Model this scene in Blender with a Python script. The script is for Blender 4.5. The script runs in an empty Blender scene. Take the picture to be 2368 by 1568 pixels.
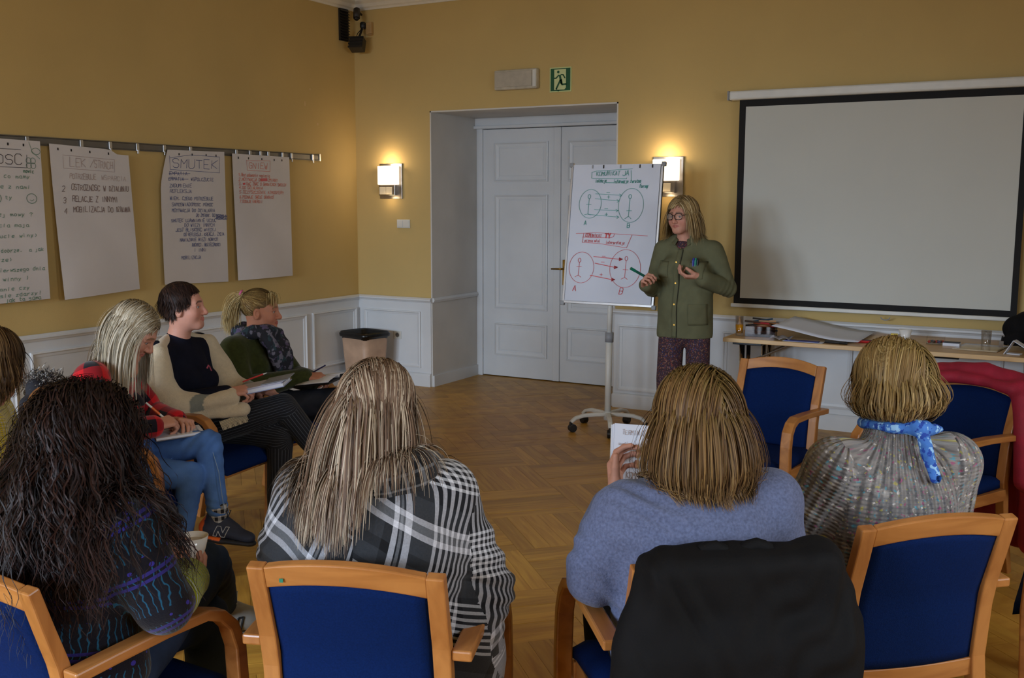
import bpy, bmesh, math, random
import numpy as np
from mathutils import Matrix, Vector
random.seed(7)
RNG = np.random.default_rng(11)
S = bpy.context.scene
C = S.collection
R = math.radians

# ------------------------------------------------------------------ camera, world, light, exposure
def setup_view():
    yaw, pitch, roll = R(29.1664), R(7.6531), R(0.1377)
    fw = Vector((-math.sin(yaw)*math.cos(pitch), math.cos(yaw)*math.cos(pitch), -math.sin(pitch)))
    rt = Vector((math.cos(yaw), math.sin(yaw), 0)); up = rt.cross(fw)
    r2 = rt*math.cos(roll)+up*math.sin(roll); u2 = up*math.cos(roll)-rt*math.sin(roll)
    m = Matrix(((r2.x, u2.x, -fw.x), (r2.y, u2.y, -fw.y), (r2.z, u2.z, -fw.z))).to_4x4()
    m.translation = (0, 0, 1.65)
    cd = bpy.data.cameras.new('camera'); cd.sensor_width = 36; cd.lens = 36*2361.8/2368; cd.clip_start = .05
    co = bpy.data.objects.new('camera', cd); co.matrix_world = m; C.objects.link(co); S.camera = co
    cd.dof.use_dof = False
    S.view_settings.view_transform = 'Standard'; S.view_settings.look = 'None'
    S.view_settings.gamma = 1; S.view_settings.use_curve_mapping = False
    S.view_settings.exposure = 0.0
    w = bpy.data.worlds.new('overcast'); S.world = w; w.use_nodes = True
    w.node_tree.nodes['Background'].inputs[0].default_value = (.60, .74, 1, 1)
    w.node_tree.nodes['Background'].inputs[1].default_value = 0.3
    # grey daylight coming down through the three tall windows at the far left end of the hall, behind the photographer
    for i, x in enumerate((-5.0, -3.4, -1.8)):
        ld = bpy.data.lights.new('window_daylight', 'AREA'); ld.shape = 'RECTANGLE'; ld.size = 1.1; ld.size_y = 1.9
        ld.energy = (215, 215, 125)[i]; ld.color = (.66, .81, 1.0); ld.spread = R(105)
        lo = bpy.data.objects.new('window_daylight', ld); C.objects.link(lo)
        lo.location = (x, -4.93, 2.05); lo.rotation_euler = (R(47), 0, 0)
    for i, y in enumerate((0.3, 2.9)):                     # two unseen fill lamps added on the right to brighten the left group
        ld = bpy.data.lights.new('side_fill', 'AREA'); ld.shape = 'RECTANGLE'; ld.size = 1.1; ld.size_y = 1.8
        ld.energy = 42; ld.color = (.86, .93, 1.0); ld.spread = R(150)
        lo = bpy.data.objects.new('side_fill', ld); C.objects.link(lo); lo.location = (2.55, y, 2.0); lo.rotation_euler = (R(62), 0, R(90))
setup_view()
try:
    S.cycles.max_bounces = 6; S.cycles.diffuse_bounces = 3; S.cycles.glossy_bounces = 3; S.cycles.transmission_bounces = 6
    S.cycles.transparent_max_bounces = 6; S.cycles.caustics_reflective = False; S.cycles.caustics_refractive = False
    S.cycles.sample_clamp_indirect = 4; S.cycles.use_denoising = True
except Exception: pass

# ------------------------------------------------------------------ materials
def lin(c):
    out = []
    for v in c[:3]:
        v = v/255.0
        out.append(v/12.92 if v <= .04045 else ((v+.055)/1.055)**2.4)
    return (*out, 1)
def nd(nt, t, **kw):
    n = nt.nodes.new(t)
    for k, v in kw.items():
        if k.startswith('i_'): n.inputs[int(k[2:]) if k[2:].isdigit() else k[2:]].default_value = v
        else: setattr(n, k, v)
    return n
def mat(name, col, rough=.6, metal=0, var=.08, vscale=8, bump=0, bscale=60, spec=.5, sheen=0, stretch=None, var2=None, coat=0):
    m = bpy.data.materials.new(name); m.use_nodes = True
    nt = m.node_tree; b = nt.nodes['Principled BSDF']; L = nt.links
    b.inputs['Roughness'].default_value = rough; b.inputs['Metallic'].default_value = metal
    b.inputs['Specular IOR Level'].default_value = spec
    if sheen: b.inputs['Sheen Weight'].default_value = sheen
    if coat: b.inputs['Coat Weight'].default_value = coat
    c = lin(col)
    tc = nd(nt, 'ShaderNodeTexCoord'); mp = nd(nt, 'ShaderNodeMapping'); L.new(tc.outputs['Object'], mp.inputs[0])
    if stretch: mp.inputs['Scale'].default_value = stretch
    no = nd(nt, 'ShaderNodeTexNoise'); no.inputs['Scale'].default_value = vscale; no.inputs['Detail'].default_value = 5
    L.new(mp.outputs[0], no.inputs['Vector'])
    mx = nd(nt, 'ShaderNodeMix', data_type='RGBA')
    c2 = lin(var2) if var2 else tuple(min(1, max(0, v*(1-2.2*var))) for v in c[:3])+(1,)
    c1 = c if var2 else tuple(min(1, v*(1+1.2*var)) for v in c[:3])+(1,)
    rp = nd(nt, 'ShaderNodeValToRGB'); rp.color_ramp.elements[0].position = .3; rp.color_ramp.elements[1].position = .7
    L.new(no.outputs[0], rp.inputs[0]); L.new(rp.outputs[0], mx.inputs[0])
    mx.inputs[6].default_value = c1; mx.inputs[7].default_value = c2
    L.new(mx.outputs[2], b.inputs['Base Color'])
    if bump:
        n2 = nd(nt, 'ShaderNodeTexNoise'); n2.inputs['Scale'].default_value = bscale; n2.inputs['Detail'].default_value = 3
        L.new(mp.outputs[0], n2.inputs['Vector'])
        bp = nd(nt, 'ShaderNodeBump'); bp.inputs['Strength'].default_value = bump; bp.inputs['Distance'].default_value = .004
        L.new(n2.outputs[0], bp.inputs['Height']); L.new(bp.outputs[0], b.inputs['Normal'])
    return m
def bsdf(m): return m.node_tree.nodes['Principled BSDF']
def emit_mat(name, col, st):
    m = mat(name, col, .4); b = bsdf(m); b.inputs['Emission Color'].default_value = lin(col); b.inputs['Emission Strength'].default_value = st
    return m
def glass_mat(name, col=(255, 255, 255), rough=.03, alpha=.10):
    """thin clear glass or film: mostly clear with a glossy surface"""
    m = bpy.data.materials.new(name); m.use_nodes = True; nt = m.node_tree; nt.nodes.remove(nt.nodes['Principled BSDF'])
    t = nd(nt, 'ShaderNodeBsdfTransparent'); t.inputs[0].default_value = lin(col); g = nd(nt, 'ShaderNodeBsdfGlossy'); g.inputs['Roughness'].default_value = rough
    lw = nd(nt, 'ShaderNodeLayerWeight'); lw.inputs[0].default_value = .35
    mr = nd(nt, 'ShaderNodeMapRange'); mr.inputs[3].default_value = alpha*.6; mr.inputs[4].default_value = .55; nt.links.new(lw.outputs['Fresnel'], mr.inputs[0])
    mx = nd(nt, 'ShaderNodeMixShader'); nt.links.new(mr.outputs[0], mx.inputs[0]); nt.links.new(t.outputs[0], mx.inputs[1]); nt.links.new(g.outputs[0], mx.inputs[2])
    nt.links.new(mx.outputs[0], nt.nodes['Material Output'].inputs[0]); return m
def attr_mat(name, rough=.5, attr='col', bump=0, bscale=80, spec=.4, sheen=0, noise=.12, nscale=60):
    """colour from a mesh colour attribute (dye, print) with a little grain"""
    m = bpy.data.materials.new(name); m.use_nodes = True; nt = m.node_tree; b = nt.nodes['Principled BSDF']; L = nt.links
    a = nd(nt, 'ShaderNodeAttribute', attribute_name=attr)
    tc = nd(nt, 'ShaderNodeTexCoord'); no = nd(nt, 'ShaderNodeTexNoise'); no.inputs['Scale'].default_value = nscale
    L.new(tc.outputs['Object'], no.inputs['Vector'])
    mr = nd(nt, 'ShaderNodeMapRange'); mr.inputs[3].default_value = 1-noise*1.6; mr.inputs[4].default_value = 1+noise*1.6
    L.new(no.outputs[0], mr.inputs[0])
    mx = nd(nt, 'ShaderNodeMix', data_type='RGBA', blend_type='MULTIPLY'); mx.inputs[0].default_value = 1
    L.new(a.outputs['Color'], mx.inputs[6]); L.new(mr.outputs[0], mx.inputs[7]); L.new(mx.outputs[2], b.inputs['Base Color'])
    b.inputs['Roughness'].default_value = rough; b.inputs['Specular IOR Level'].default_value = spec
    if sheen: b.inputs['Sheen Weight'].default_value = sheen
    if bump:
        bp = nd(nt, 'ShaderNodeBump'); bp.inputs['Strength'].default_value = bump; bp.inputs['Distance'].default_value = .004
        n2 = nd(nt, 'ShaderNodeTexNoise'); n2.inputs['Scale'].default_value = bscale; L.new(tc.outputs['Object'], n2.inputs['Vector'])
        L.new(n2.outputs[0], bp.inputs['Height']); L.new(bp.outputs[0], b.inputs['Normal'])
    return m
def wood_mat(name, c1, c2, rough=.35, stretch=(3, 3, 30), rnd=None, coat=.2):
    m = bpy.data.materials.new(name); m.use_nodes = True; nt = m.node_tree; b = nt.nodes['Principled BSDF']; L = nt.links
    tc = nd(nt, 'ShaderNodeTexCoord'); mp = nd(nt, 'ShaderNodeMapping'); mp.inputs['Scale'].default_value = stretch
    L.new(tc.outputs['Object'], mp.inputs[0])
    no = nd(nt, 'ShaderNodeTexNoise'); no.inputs['Scale'].default_value = 2.2; no.inputs['Detail'].default_value = 8; no.inputs['Distortion'].default_value = .8
    L.new(mp.outputs[0], no.inputs['Vector'])
    rp = nd(nt, 'ShaderNodeValToRGB'); rp.color_ramp.elements[0].color = lin(c1); rp.color_ramp.elements[1].color = lin(c2)
    rp.color_ramp.elements[0].position = .35; rp.color_ramp.elements[1].position = .68
    L.new(no.outputs[0], rp.inputs[0])
    last = rp.outputs[0]
    if rnd:
        if rnd == 'object':
            oi = nd(nt, 'ShaderNodeObjectInfo'); src = oi.outputs['Random']
            av = nd(nt, 'ShaderNodeVectorMath', operation='ADD'); L.new(mp.outputs[0], av.inputs[0]); 
            ms = nd(nt, 'ShaderNodeMath', operation='MULTIPLY'); ms.inputs[1].default_value = 57.0; L.new(src, ms.inputs[0]); L.new(ms.outputs[0], av.inputs[1])
            L.new(av.outputs[0], no.inputs['Vector'])
        else:
            at = nd(nt, 'ShaderNodeAttribute', attribute_name='rnd'); src = at.outputs['Fac']
        mr = nd(nt, 'ShaderNodeMapRange'); mr.inputs[3].default_value = .82; mr.inputs[4].default_value = 1.14
        L.new(src, mr.inputs[0])
        mx = nd(nt, 'ShaderNodeMix', data_type='RGBA', blend_type='MULTIPLY'); mx.inputs[0].default_value = 1
        L.new(last, mx.inputs[6]); L.new(mr.outputs[0], mx.inputs[7]); last = mx.outputs[2]
    L.new(last, b.inputs['Base Color']); b.inputs['Roughness'].default_value = rough; b.inputs['Coat Weight'].default_value = coat
    b.inputs['Coat Roughness'].default_value = .25
    return m

M = {}
M['wall'] = mat('yellow_wall_paint', (206, 177, 116), .85, var=.03, vscale=1.2, bump=.12, bscale=160, spec=.25)
M['white'] = mat('white_gloss_paint', (220, 221, 222), .42, var=.025, vscale=3, bump=.04, bscale=40)
M['ceil'] = mat('ceiling_paint', (232, 226, 214), .9, var=.02)
M['grey_white'] = mat('reveal_paint', (214, 210, 204), .7, var=.03, vscale=3)
M['plaster'] = mat('plain_plaster', (220, 190, 140), .9)
M['dark'] = mat('dark_gap', (30, 26, 24), .9)
M['brass'] = mat('aged_brass', (170, 130, 60), .35, metal=1, var=.15)
M['steel'] = mat('brushed_steel', (170, 165, 158), .32, metal=1, var=.08, stretch=(2, 60, 2))
M['alu'] = mat('aluminium', (190, 190, 190), .38, metal=1, var=.05)
M['dull_alu'] = mat('dull_aluminium', (128, 124, 116), .55, metal=.7, var=.05)
M['chrome'] = mat('chrome', (205, 205, 208), .12, metal=1, var=.02)
M['black_plastic'] = mat('black_plastic', (20, 20, 22), .45)
M['grey_plastic'] = mat('grey_plastic', (150, 152, 156), .5)
M['white_plastic'] = mat('white_plastic', (224, 222, 214), .4, var=.03)
M['aged_plastic'] = mat('aged_white_plastic', (196, 186, 166), .5, var=.1, vscale=14)
M['beech'] = wood_mat('beech_laminate', (184, 124, 66), (156, 98, 48), .34, stretch=(9, 9, 1.6))
M['beech_x'] = wood_mat('beech_rail', (184, 124, 66), (156, 98, 48), .34, stretch=(1.6, 9, 9))
M['beech_y'] = wood_mat('beech_arm', (184, 124, 66), (156, 98, 48), .34, stretch=(9, 1.6, 9))
M['blue'] = mat('royal_blue_upholstery', (5, 31, 80), .85, var=.10, vscale=240, bump=.25, bscale=420, spec=.1)
M['parquet'] = wood_mat('oak_parquet', (202, 154, 64), (178, 128, 50), .42, stretch=(1.3, 16, 4), rnd='object', coat=.0)
M['parquet_far'] = wood_mat('oak_parquet_far', (194, 146, 62), (170, 122, 48), .42, stretch=(4, 4, 4), rnd='attr', coat=.0)
for k_ in ('parquet', 'parquet_far'): bsdf(M[k_]).inputs['Specular IOR Level'].default_value = .32
M['tabletop'] = wood_mat('table_laminate', (222, 186, 134), (196, 154, 100), .35, stretch=(1.2, 14, 4), coat=.1)
M['paper'] = mat('flipchart_paper', (222, 226, 238), .75, var=.015, vscale=3, bump=.05, bscale=12)
M['paper_warm'] = mat('wall_sheet_paper', (214, 208, 206), .8, var=.03, vscale=2.5, bump=.10, bscale=9)
M['whiteboard'] = mat('whiteboard_enamel', (232, 232, 238), .25, var=.01)
M['screen'] = mat('projection_fabric', (206, 206, 198), .9, var=.01, vscale=2, spec=.1)
M['black_cloth'] = mat('black_border_cloth', (12, 12, 14), .8)
INK = {'green': mat('green_ink', (84, 166, 156), .6), 'red': mat('red_ink', (216, 84, 88), .6), 'blue': mat('blue_ink', (92, 100, 146), .6),
       'black': mat('black_ink', (60, 50, 50), .6), 'pale': mat('pale_brown_ink', (184, 164, 158), .6), 'brown': mat('brown_ink', (134, 112, 106), .6),
       'orange': mat('orange_red_ink', (220, 124, 104), .6), 'darkgreen': mat('dark_green_ink', (104, 140, 118), .6)}

# ------------------------------------------------------------------ mesh helpers
class MB:
    def __init__(s): s.v = []; s.f = []; s.mi = []; s.cur = 0
    def add(s, vs, fs):
        o = len(s.v); s.v += [tuple(map(float, p)) for p in vs]; s.f += [tuple(i+o for i in f) for f in fs]; s.mi += [s.cur]*len(fs); return s
    def box(s, lo, hi, rot=None, at=None):
        x0, y0, z0 = lo; x1, y1, z1 = hi
        vs = [(x0,y0,z0),(x1,y0,z0),(x1,y1,z0),(x0,y1,z0),(x0,y0,z1),(x1,y0,z1),(x1,y1,z1),(x0,y1,z1)]
        if rot is not None: vs = [tuple((rot @ Vector(p))+Vector(at or (0,0,0))) for p in vs]
        return s.add(vs, [(3,2,1,0),(4,5,6,7),(0,1,5,4),(1,2,6,5),(2,3,7,6),(3,0,4,7)])
    def tube(s, pts, r, n=8, cap=True):
        P = [Vector(p) for p in pts]; rs = r if isinstance(r, (list, tuple)) else [r]*len(P)
        vs = []; t0 = None; prev = None
        for i, p in enumerate(P):
            t = (P[min(i+1, len(P)-1)]-P[max(i-1, 0)]).normalized()
            if prev is None:
                a = Vector((0,0,1)) if abs(t.z) < .9 else Vector((1,0,0)); u = t.cross(a).normalized()
            else:
                u = (prev-t*prev.dot(t)).normalized()
            prev = u; w = t.cross(u)
            for k in range(n):
                a = 2*math.pi*k/n; vs.append(p+(u*math.cos(a)+w*math.sin(a))*rs[i])
        fs = []
        for i in range(len(P)-1):
            for k in range(n):
                a, b = i*n+k, i*n+(k+1) % n; fs.append((a, b, b+n, a+n))
        if cap: fs.append(tuple(range(n))[::-1]); fs.append(tuple((len(P)-1)*n+k for k in range(n)))
        return s.add(vs, fs)
    def sweep(s, pts, w, h, up=(1,0,0), ws=None):
        """rectangular bar along a path: w along 'up' axis, h along the in-plane normal"""
        P = [Vector(p) for p in pts]; U = Vector(up).normalized(); vs = []
        for i, p in enumerate(P):
            t = (P[min(i+1, len(P)-1)]-P[max(i-1, 0)]).normalized(); n = t.cross(U).normalized()
            ww = ws[i] if ws else w; hh = h[i] if isinstance(h, (list, tuple)) else h
            for a, b in ((-1,-1),(1,-1),(1,1),(-1,1)): vs.append(p+U*(a*ww/2)+n*(b*hh/2))
        fs = [(3,2,1,0)]
        for i in range(len(P)-1):
            for k in range(4):
                a, b = i*4+k, i*4+(k+1) % 4; fs.append((a, b, b+4, a+4))
        m = (len(P)-1)*4; fs.append((m, m+1, m+2, m+3))
        return s.add(vs, fs)
    def lathe(s, prof, n=24, at=(0,0,0)):
        vs = []; ax, ay, az = at
        for r, z in prof:
            for k in range(n):
                a = 2*math.pi*k/n; vs.append((ax+r*math.cos(a), ay+r*math.sin(a), az+z))
        fs = []
        for i in range(len(prof)-1):
            for k in range(n):
                a, b = i*n+k, i*n+(k+1) % n; fs.append((a, b, b+n, a+n))
        return s.add(vs, fs)
    def prism(s, poly, t, fn):
        """extrude a 2D polygon; fn(u, v, d) -> point"""
        n = len(poly); vs = [fn(u, v, 0) for u, v in poly]+[fn(u, v, t) for u, v in poly]
        fs = [tuple(range(n))[::-1], tuple(range(n, 2*n))]+[(i, (i+1) % n, (i+1) % n+n, i+n) for i in range(n)]
        return s.add(vs, fs)
    def grid(s, fn, nu, nv, closed=False):
        vs = [fn(i/(nu-1), j/(nv-1)) for j in range(nv) for i in range(nu)]
        fs = [(j*nu+i, j*nu+i+1, (j+1)*nu+i+1, (j+1)*nu+i) for j in range(nv-1) for i in range(nu-1)]
        return s.add(vs, fs)
    def build(s, name, m=None, parent=None, smooth=False, bevel=0, solid=0, sub=0, fix=True):
        me = bpy.data.meshes.new(name); me.from_pydata(s.v, [], s.f)
        ms = m if isinstance(m, (list, tuple)) else [m]
        for k in ms: me.materials.append(k)
        if len(ms) > 1: me.polygons.foreach_set('material_index', s.mi)
        if fix:
            bm = bmesh.new(); bm.from_mesh(me); bmesh.ops.recalc_face_normals(bm, faces=bm.faces); bm.to_mesh(me); bm.free()
        if smooth: me.polygons.foreach_set('use_smooth', [True]*len(me.polygons))
        o = bpy.data.objects.new(name, me); C.objects.link(o)
        if parent is not None: o.parent = parent
        if solid:
            q = o.modifiers.new('thickness', 'SOLIDIFY'); q.thickness = solid; q.offset = 0
        if sub:
            q = o.modifiers.new('subdivision', 'SUBSURF'); q.levels = sub; q.render_levels = sub
        if bevel:
            q = o.modifiers.new('bevel', 'BEVEL'); q.width = bevel; q.segments = 2; q.limit_method = 'ANGLE'; q.angle_limit = R(40)
        return o
def bx(name, lo, hi, m, parent=None, bevel=0): return MB().box(lo, hi).build(name, m, parent, bevel=bevel)
def tag(o, label=None, cat=None, group=None, kind=None):
    if label: o['label'] = label
    if cat: o['category'] = cat
    if group: o['group'] = group
    if kind: o['kind'] = kind
    return o
def thing(name, label, cat, loc=(0,0,0), rotz=0, group=None, tilt=None):
    o = bpy.data.objects.new(name, None); C.objects.link(o); o.empty_display_size = .1
    o.location = loc; o.rotation_euler = tilt if tilt else (0, 0, rotz)
    return tag(o, label, cat, group)
def copy_tree(o, parent=None):
    c = o.copy(); C.objects.link(c)
    if parent is not None: c.parent = parent
    for ch in [k for k in bpy.data.objects if k.parent == o]: copy_tree(ch, c)
    return c

# ------------------------------------------------------------------ room shell
XL, YB, YN, XR, ZC = -5.843, 7.549, -5.0, 2.6, 3.43
YD = YB+.78          # door plane at the back of the recess
RX0, RX1, RZ = -5.035, -3.262, 2.428
ZR = .80
def st(o): o['kind'] = 'structure'; return o
def frame_moulding(par, name, fn, u0, v0, u1, v1, w=.035):
    """raised picture-frame moulding; fn(u, v, d) -> point, d = proud of the surface"""
    mb = MB()
    prof = [(0, 0), (0, .016), (.010, .019), (.018, .010), (w, .006), (w, 0)]
    ring = []
    for off, d in prof:
        ring.append([fn(u0+off, v0+off, d), fn(u1-off, v0+off, d), fn(u1-off, v1-off, d), fn(u0+off, v1-off, d)])
    vs = [p for r in ring for p in r]; fs = []
    for i in range(len(prof)-1):
        for k in range(4):
            a, b = i*4+k, i*4+(k+1) % 4; fs.append((a, b, b+4, a+4))
    return mb.add(vs, fs).build(name, M['white'], par)

# walls
wl = st(bx('wall_left', (XL-.3, YN-.3, 0), (XL, YB+.05, ZC+.1), M['wall']))
bx('wainscot', (XL, YN, 0), (XL+.012, YB, ZR-.03), M['white'], wl)
MB().prism([(0,0),(.012,0),(.02,.012),(.03,.02),(.03,.032),(.012,.045),(0,.045)], YB-YN, lambda u,v,d: (XL+.008+u, YN+d, ZR-.045+v)).build('chair_rail', M['white'], wl)
for y0, y1 in ((-.9, .5), (.62, 1.9), (2.02, 4.02), (4.13, 6.79), (6.87, 7.485)):
    frame_moulding(wl, 'panel_moulding', lambda u, v, d: (XL+.012+d, u, v), y0, .19, y1, .685)
MB().prism([(0,0),(.02,0),(.02,.10),(.012,.115),(0,.12)], YB-YN, lambda u,v,d: (XL+.012+u, YN+d, v)).build('baseboard_left', M['white'])
st(bpy.data.objects['baseboard_left'])
for y, z, ry, rz in ((6.93, 2.595, .008, .010), (7.02, 2.31, .010, .012), (6.86, 2.47, .006, .022)):
    MB().add([(XL+.0012, y+ry*math.cos(a*.785)*(1+.3*(a % 2)), z+rz*math.sin(a*.785)) for a in range(8)], [tuple(range(8))]).build('paint_chip', M['plaster'], wl, fix=False)
wb = MB()
wb.box((XL-.3, YB, 0), (RX0, YD+.1, ZC+.1)); wb.box((RX1, YB, 0), (XR+.3, YD+.1, ZC+.1)); wb.box((RX0, YB, RZ), (RX1, YD+.1, ZC+.1))
wb = st(wb.build('wall_back', M['wall']))
for x0, x1 in ((XL+.012, RX0), (RX1, XR)):
    bx('wainscot', (x0, YB-.012, 0), (x1, YB, ZR-.03), M['white'], wb)
    MB().prism([(0,0),(.012,0),(.02,.012),(.03,.02),(.03,.032),(.012,.045),(0,.045)], x1-x0+.02, lambda u,v,d: (x0-.01+d, YB-.008-u, ZR-.045+v)).build('chair_rail', M['white'], wb)
    st(MB().prism([(0,0),(.02,0),(.02,.10),(.012,.115),(0,.12)], x1-x0, lambda u,v,d: (x0+d, YB-.012-u, v)).build('baseboard_back', M['white']))
for x0, x1, z0 in ((-5.767, -5.141, .165), (-3.225, -2.47, .141), (-2.36, -1.40, .16), (-1.29, -.42, .16), (-.31, .56, .16), (.67, 1.6, .16)):
    frame_moulding(wb, 'panel_moulding', lambda u, v, d: (u, YB-.012-d, v), x0, z0, x1, .675)
wn = MB()   # near wall with three window openings, behind the photographer
xs = [XL-.3, -5.6, -4.4, -4.0, -2.8, -2.4, -1.2, XR+.3]
for i in range(7):
    if i % 2 == 0: wn.box((xs[i], YN-.3, 0), (xs[i+1], YN, ZC+.1))
    else: wn.box((xs[i], YN-.3, 0), (xs[i+1], YN, 1.05)); wn.box((xs[i], YN-.3, 2.85), (xs[i+1], YN, ZC+.1))
st(wn.build('wall_near', M['wall']))
wr = MB(); ys = [YN-.3, -.3, .9, 2.3, 3.5, YD+.1]  # right wall; its two openings are added to go with the side fill
for i in range(5):
    if i % 2 == 0: wr.box((XR, ys[i], 0), (XR+.3, ys[i+1], ZC+.1))
    else: wr.box((XR, ys[i], 0), (XR+.3, ys[i+1], 1.05)); wr.box((XR, ys[i], 2.95), (XR+.3, ys[i+1], ZC+.1))
st(wr.build('wall_right', M['wall']))
st(bx('ceiling', (XL-.3, YN-.3, ZC), (XR+.3, YD+.1, ZC+.1), M['ceil']))
PANE = glass_mat('window_glass')
def window(name, fn, w, z0, z1):
    """casement in an opening of the wall: fn(u, v, d) with u across, v up, d out through the wall"""
    def bar(mb, u0, u1, v0, v1):
        vs = [fn(u, v, d) for d in (.12, .18) for u, v in ((u0, v0), (u1, v0), (u1, v1), (u0, v1))]
        mb.add(vs, [(3,2,1,0),(4,5,6,7),(0,1,5,4),(1,2,6,5),(2,3,7,6),(3,0,4,7)])
    f = MB()
    for a in ((0, .06, z0, z1), (w-.06, w, z0, z1), (.06, w-.06, z0, z0+.07), (.06, w-.06, z1-.07, z1), (w/2-.035, w/2+.035, z0, z1), (.06, w-.06, z0+.68*(z1-z0), z0+.68*(z1-z0)+.05)): bar(f, *a)
    o = st(f.build(name, M['white']))
    for k in range(2):
        MB().add([fn(.06+k*(w/2-.03), z0+.07, .15), fn(w/2-.035+k*(w/2-.03), z0+.07, .15), fn(w/2-.035+k*(w/2-.03), z1-.07, .15), fn(.06+k*(w/2-.03), z1-.07, .15)], [(0,1,2,3)]).build('pane', PANE, o)
for n_, x0 in enumerate((-5.6, -4.0, -2.4)): window('window_%d' % (n_+1), lambda u, v, d, x0=x0: (x0+u, YN-d, v), 1.2, 1.05, 2.85)
for n_, y0 in enumerate((-.3, 2.3)): window('window_%d' % (n_+4), lambda u, v, d, y0=y0: (XR+d, y0+u, v), 1.2, 1.05, 2.95)  # invented right-wall windows, added to frame the two fill lamps
corn = [(0,-.10),(.012,-.10),(.02,-.085),(.035,-.075),(.05,-.05),(.08,-.03),(.085,-.018),(.20,-.012),(.21,0),(0,0)]
st(MB().prism(corn, YB-YN, lambda u,v,d: (XL+u, YN+d, ZC+v)).build('trim_1', M['ceil']))
st(MB().prism(corn, XR-XL, lambda u,v,d: (XL+d, YB-u, ZC+v)).build('trim_2', M['ceil']))
# recess lining
rl = MB(); rl.box((RX0, YB-.002, 0), (RX0+.012, YD, RZ)); rl.box((RX1-.012, YB-.002, 0), (RX1, YD, RZ)); rl.box((RX0, YB-.002, RZ-.012), (RX1, YD, RZ))
rl = st(rl.build('trim_3', M['grey_white']))
for sx, xx in ((1, RX0+.012), (-1, RX1-.012)):
    MB().prism([(0,0),(.012,0),(.022,.02),(.012,.04),(0,.04)], YD-YB, lambda u,v,d: (xx+sx*u, YB+d, ZR-.04+v)).build('chair_rail', M['white'], rl)
    bx('plinth', (min(xx, xx+sx*.015), YB, 0), (max(xx, xx+sx*.015), YD, .10), M['white'], rl)
hd = MB(); hd.box((RX0+.012, YD-.05, 2.335), (RX1-.012, YD+.1, RZ-.012)); hd.box((RX0+.012, YD-.075, 2.318), (RX1-.012, YD, 2.345))
hd.box((RX0+.012, YD-.02, 0), (RX0+.075, YD+.1, 2.335)); hd.box((RX1-.075, YD-.02, 0), (RX1-.012, YD+.1, 2.335))
st(hd.build('trim_4', M['white'], bevel=.004))
st(bx('trim_5', (RX0, YD+.06, 0), (RX1, YD+.10, 2.34), M['dark']))
# double door
def leaf(name, x0, x1, px0, px1, hinge_x, handle):
    d = st(bx(name, (x0, YD, .008), (x1, YD+.045, 2.314), M['white'], bevel=.003))
    fn = lambda u, v, q: (u, YD-q, v)
    for z0, z1 in ((.206, .518), (.651, 1.716), (1.832, 2.193)):
        frame_moulding(d, 'panel_moulding', fn, px0, z0, px1, z1, .045)
        bx('panel', (px0+.055, YD-.004, z0+.055), (px1-.055, YD+.004, z1-.055), M['white'], d, bevel=.003)
    for z in (.55, 1.15, 1.88): MB().tube([(hinge_x, YD-.012, z-.10), (hinge_x, YD-.012, z+.10)], .008, 8).build('hinge', M['steel'], d)
    if handle:
        bx('lock_plate', (handle-.022, YD-.008, .90), (handle+.022, YD, 1.13), M['brass'], d, bevel=.003)
        h = MB(); h.tube([(handle, YD-.008, 1.05), (handle, YD-.055, 1.05), (handle-.015, YD-.06, 1.05), (handle-.11, YD-.06, 1.047)], [.009, .009, .009, .007], 8)
        h.build('handle', M['brass'], d, smooth=True)
leaf('door_1', -4.965, -4.190, -4.833, -4.276, -4.968, 0)
leaf('door_2', -4.150, -3.335, -4.075, -3.44, -3.332, -4.10)
d1 = bpy.data.objects['door_1']
MB().box((-4.215, YD-.016, .008), (-4.145, YD, 2.314)).build('meeting_stile', M['white'], d1, bevel=.006)

# ------------------------------------------------------------------ parquet: 45-degree basket squares of six staves
fl = st(bx('floor', (XL-.3, YN-.3, -.12), (XR+.3, YD+.1, -.008), M['dark']))
SQ, NP = .5, 6
pw = SQ/NP
cr, sr = math.cos(R(45)), math.sin(R(45))
plank_me = None
near, far = [], []
for i in range(-28, 30):
    for j in range(-28, 30):
        for k in range(NP):
            if (i+j) % 2 == 0: a, b, rz = i*SQ+SQ/2, j*SQ+(k+.5)*pw, R(45)
            else: a, b, rz = i*SQ+(k+.5)*pw, j*SQ+SQ/2, R(135)
            x = a*cr-b*sr-2.62; y = a*sr+b*cr+4.48
            if not (XL-.2 < x < XR+.2 and YN-.2 < y < YD+.2): continue
            dep = -x*.487+y*.873; lat = (x*.873+y*.487)/max(dep, .1)
            vis = 2.2 < dep and abs(lat) < .5 and not (y > YB-.1 and not (RX0 < x < RX1))
            score = (dep+abs(lat+.02)*6) if vis else 1e6
            (near if vis else far).append((score, x, y, rz))
near.sort(); far += near[300:]; near = near[:300]
def plank_verts(x, y, rz, z=0):
    g = .0006; hx, hy = SQ/2-g, pw/2-g
    c, s_ = math.cos(rz), math.sin(rz)
    return [(x+c*u-s_*v, y+s_*u+c*v, zz+z) for zz in (-.008, 0) for u, v in ((-hx,-hy),(hx,-hy),(hx,hy),(-hx,hy))]
pm = MB(); pm.add(plank_verts(0, 0, 0), [(3,2,1,0),(4,5,6,7),(0,1,5,4),(1,2,6,5),(2,3,7,6),(3,0,4,7)])
p0 = pm.build('plank', M['parquet'], fl)
for n_, (sc, x, y, rz) in enumerate(near):
    o = p0 if n_ == 0 else p0.copy()
    if n_: C.objects.link(o)
    o.location = (x, y, RNG.uniform(-.0006, .0006)); o.rotation_euler = (0, 0, rz)
fm = MB(); rv = []
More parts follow.
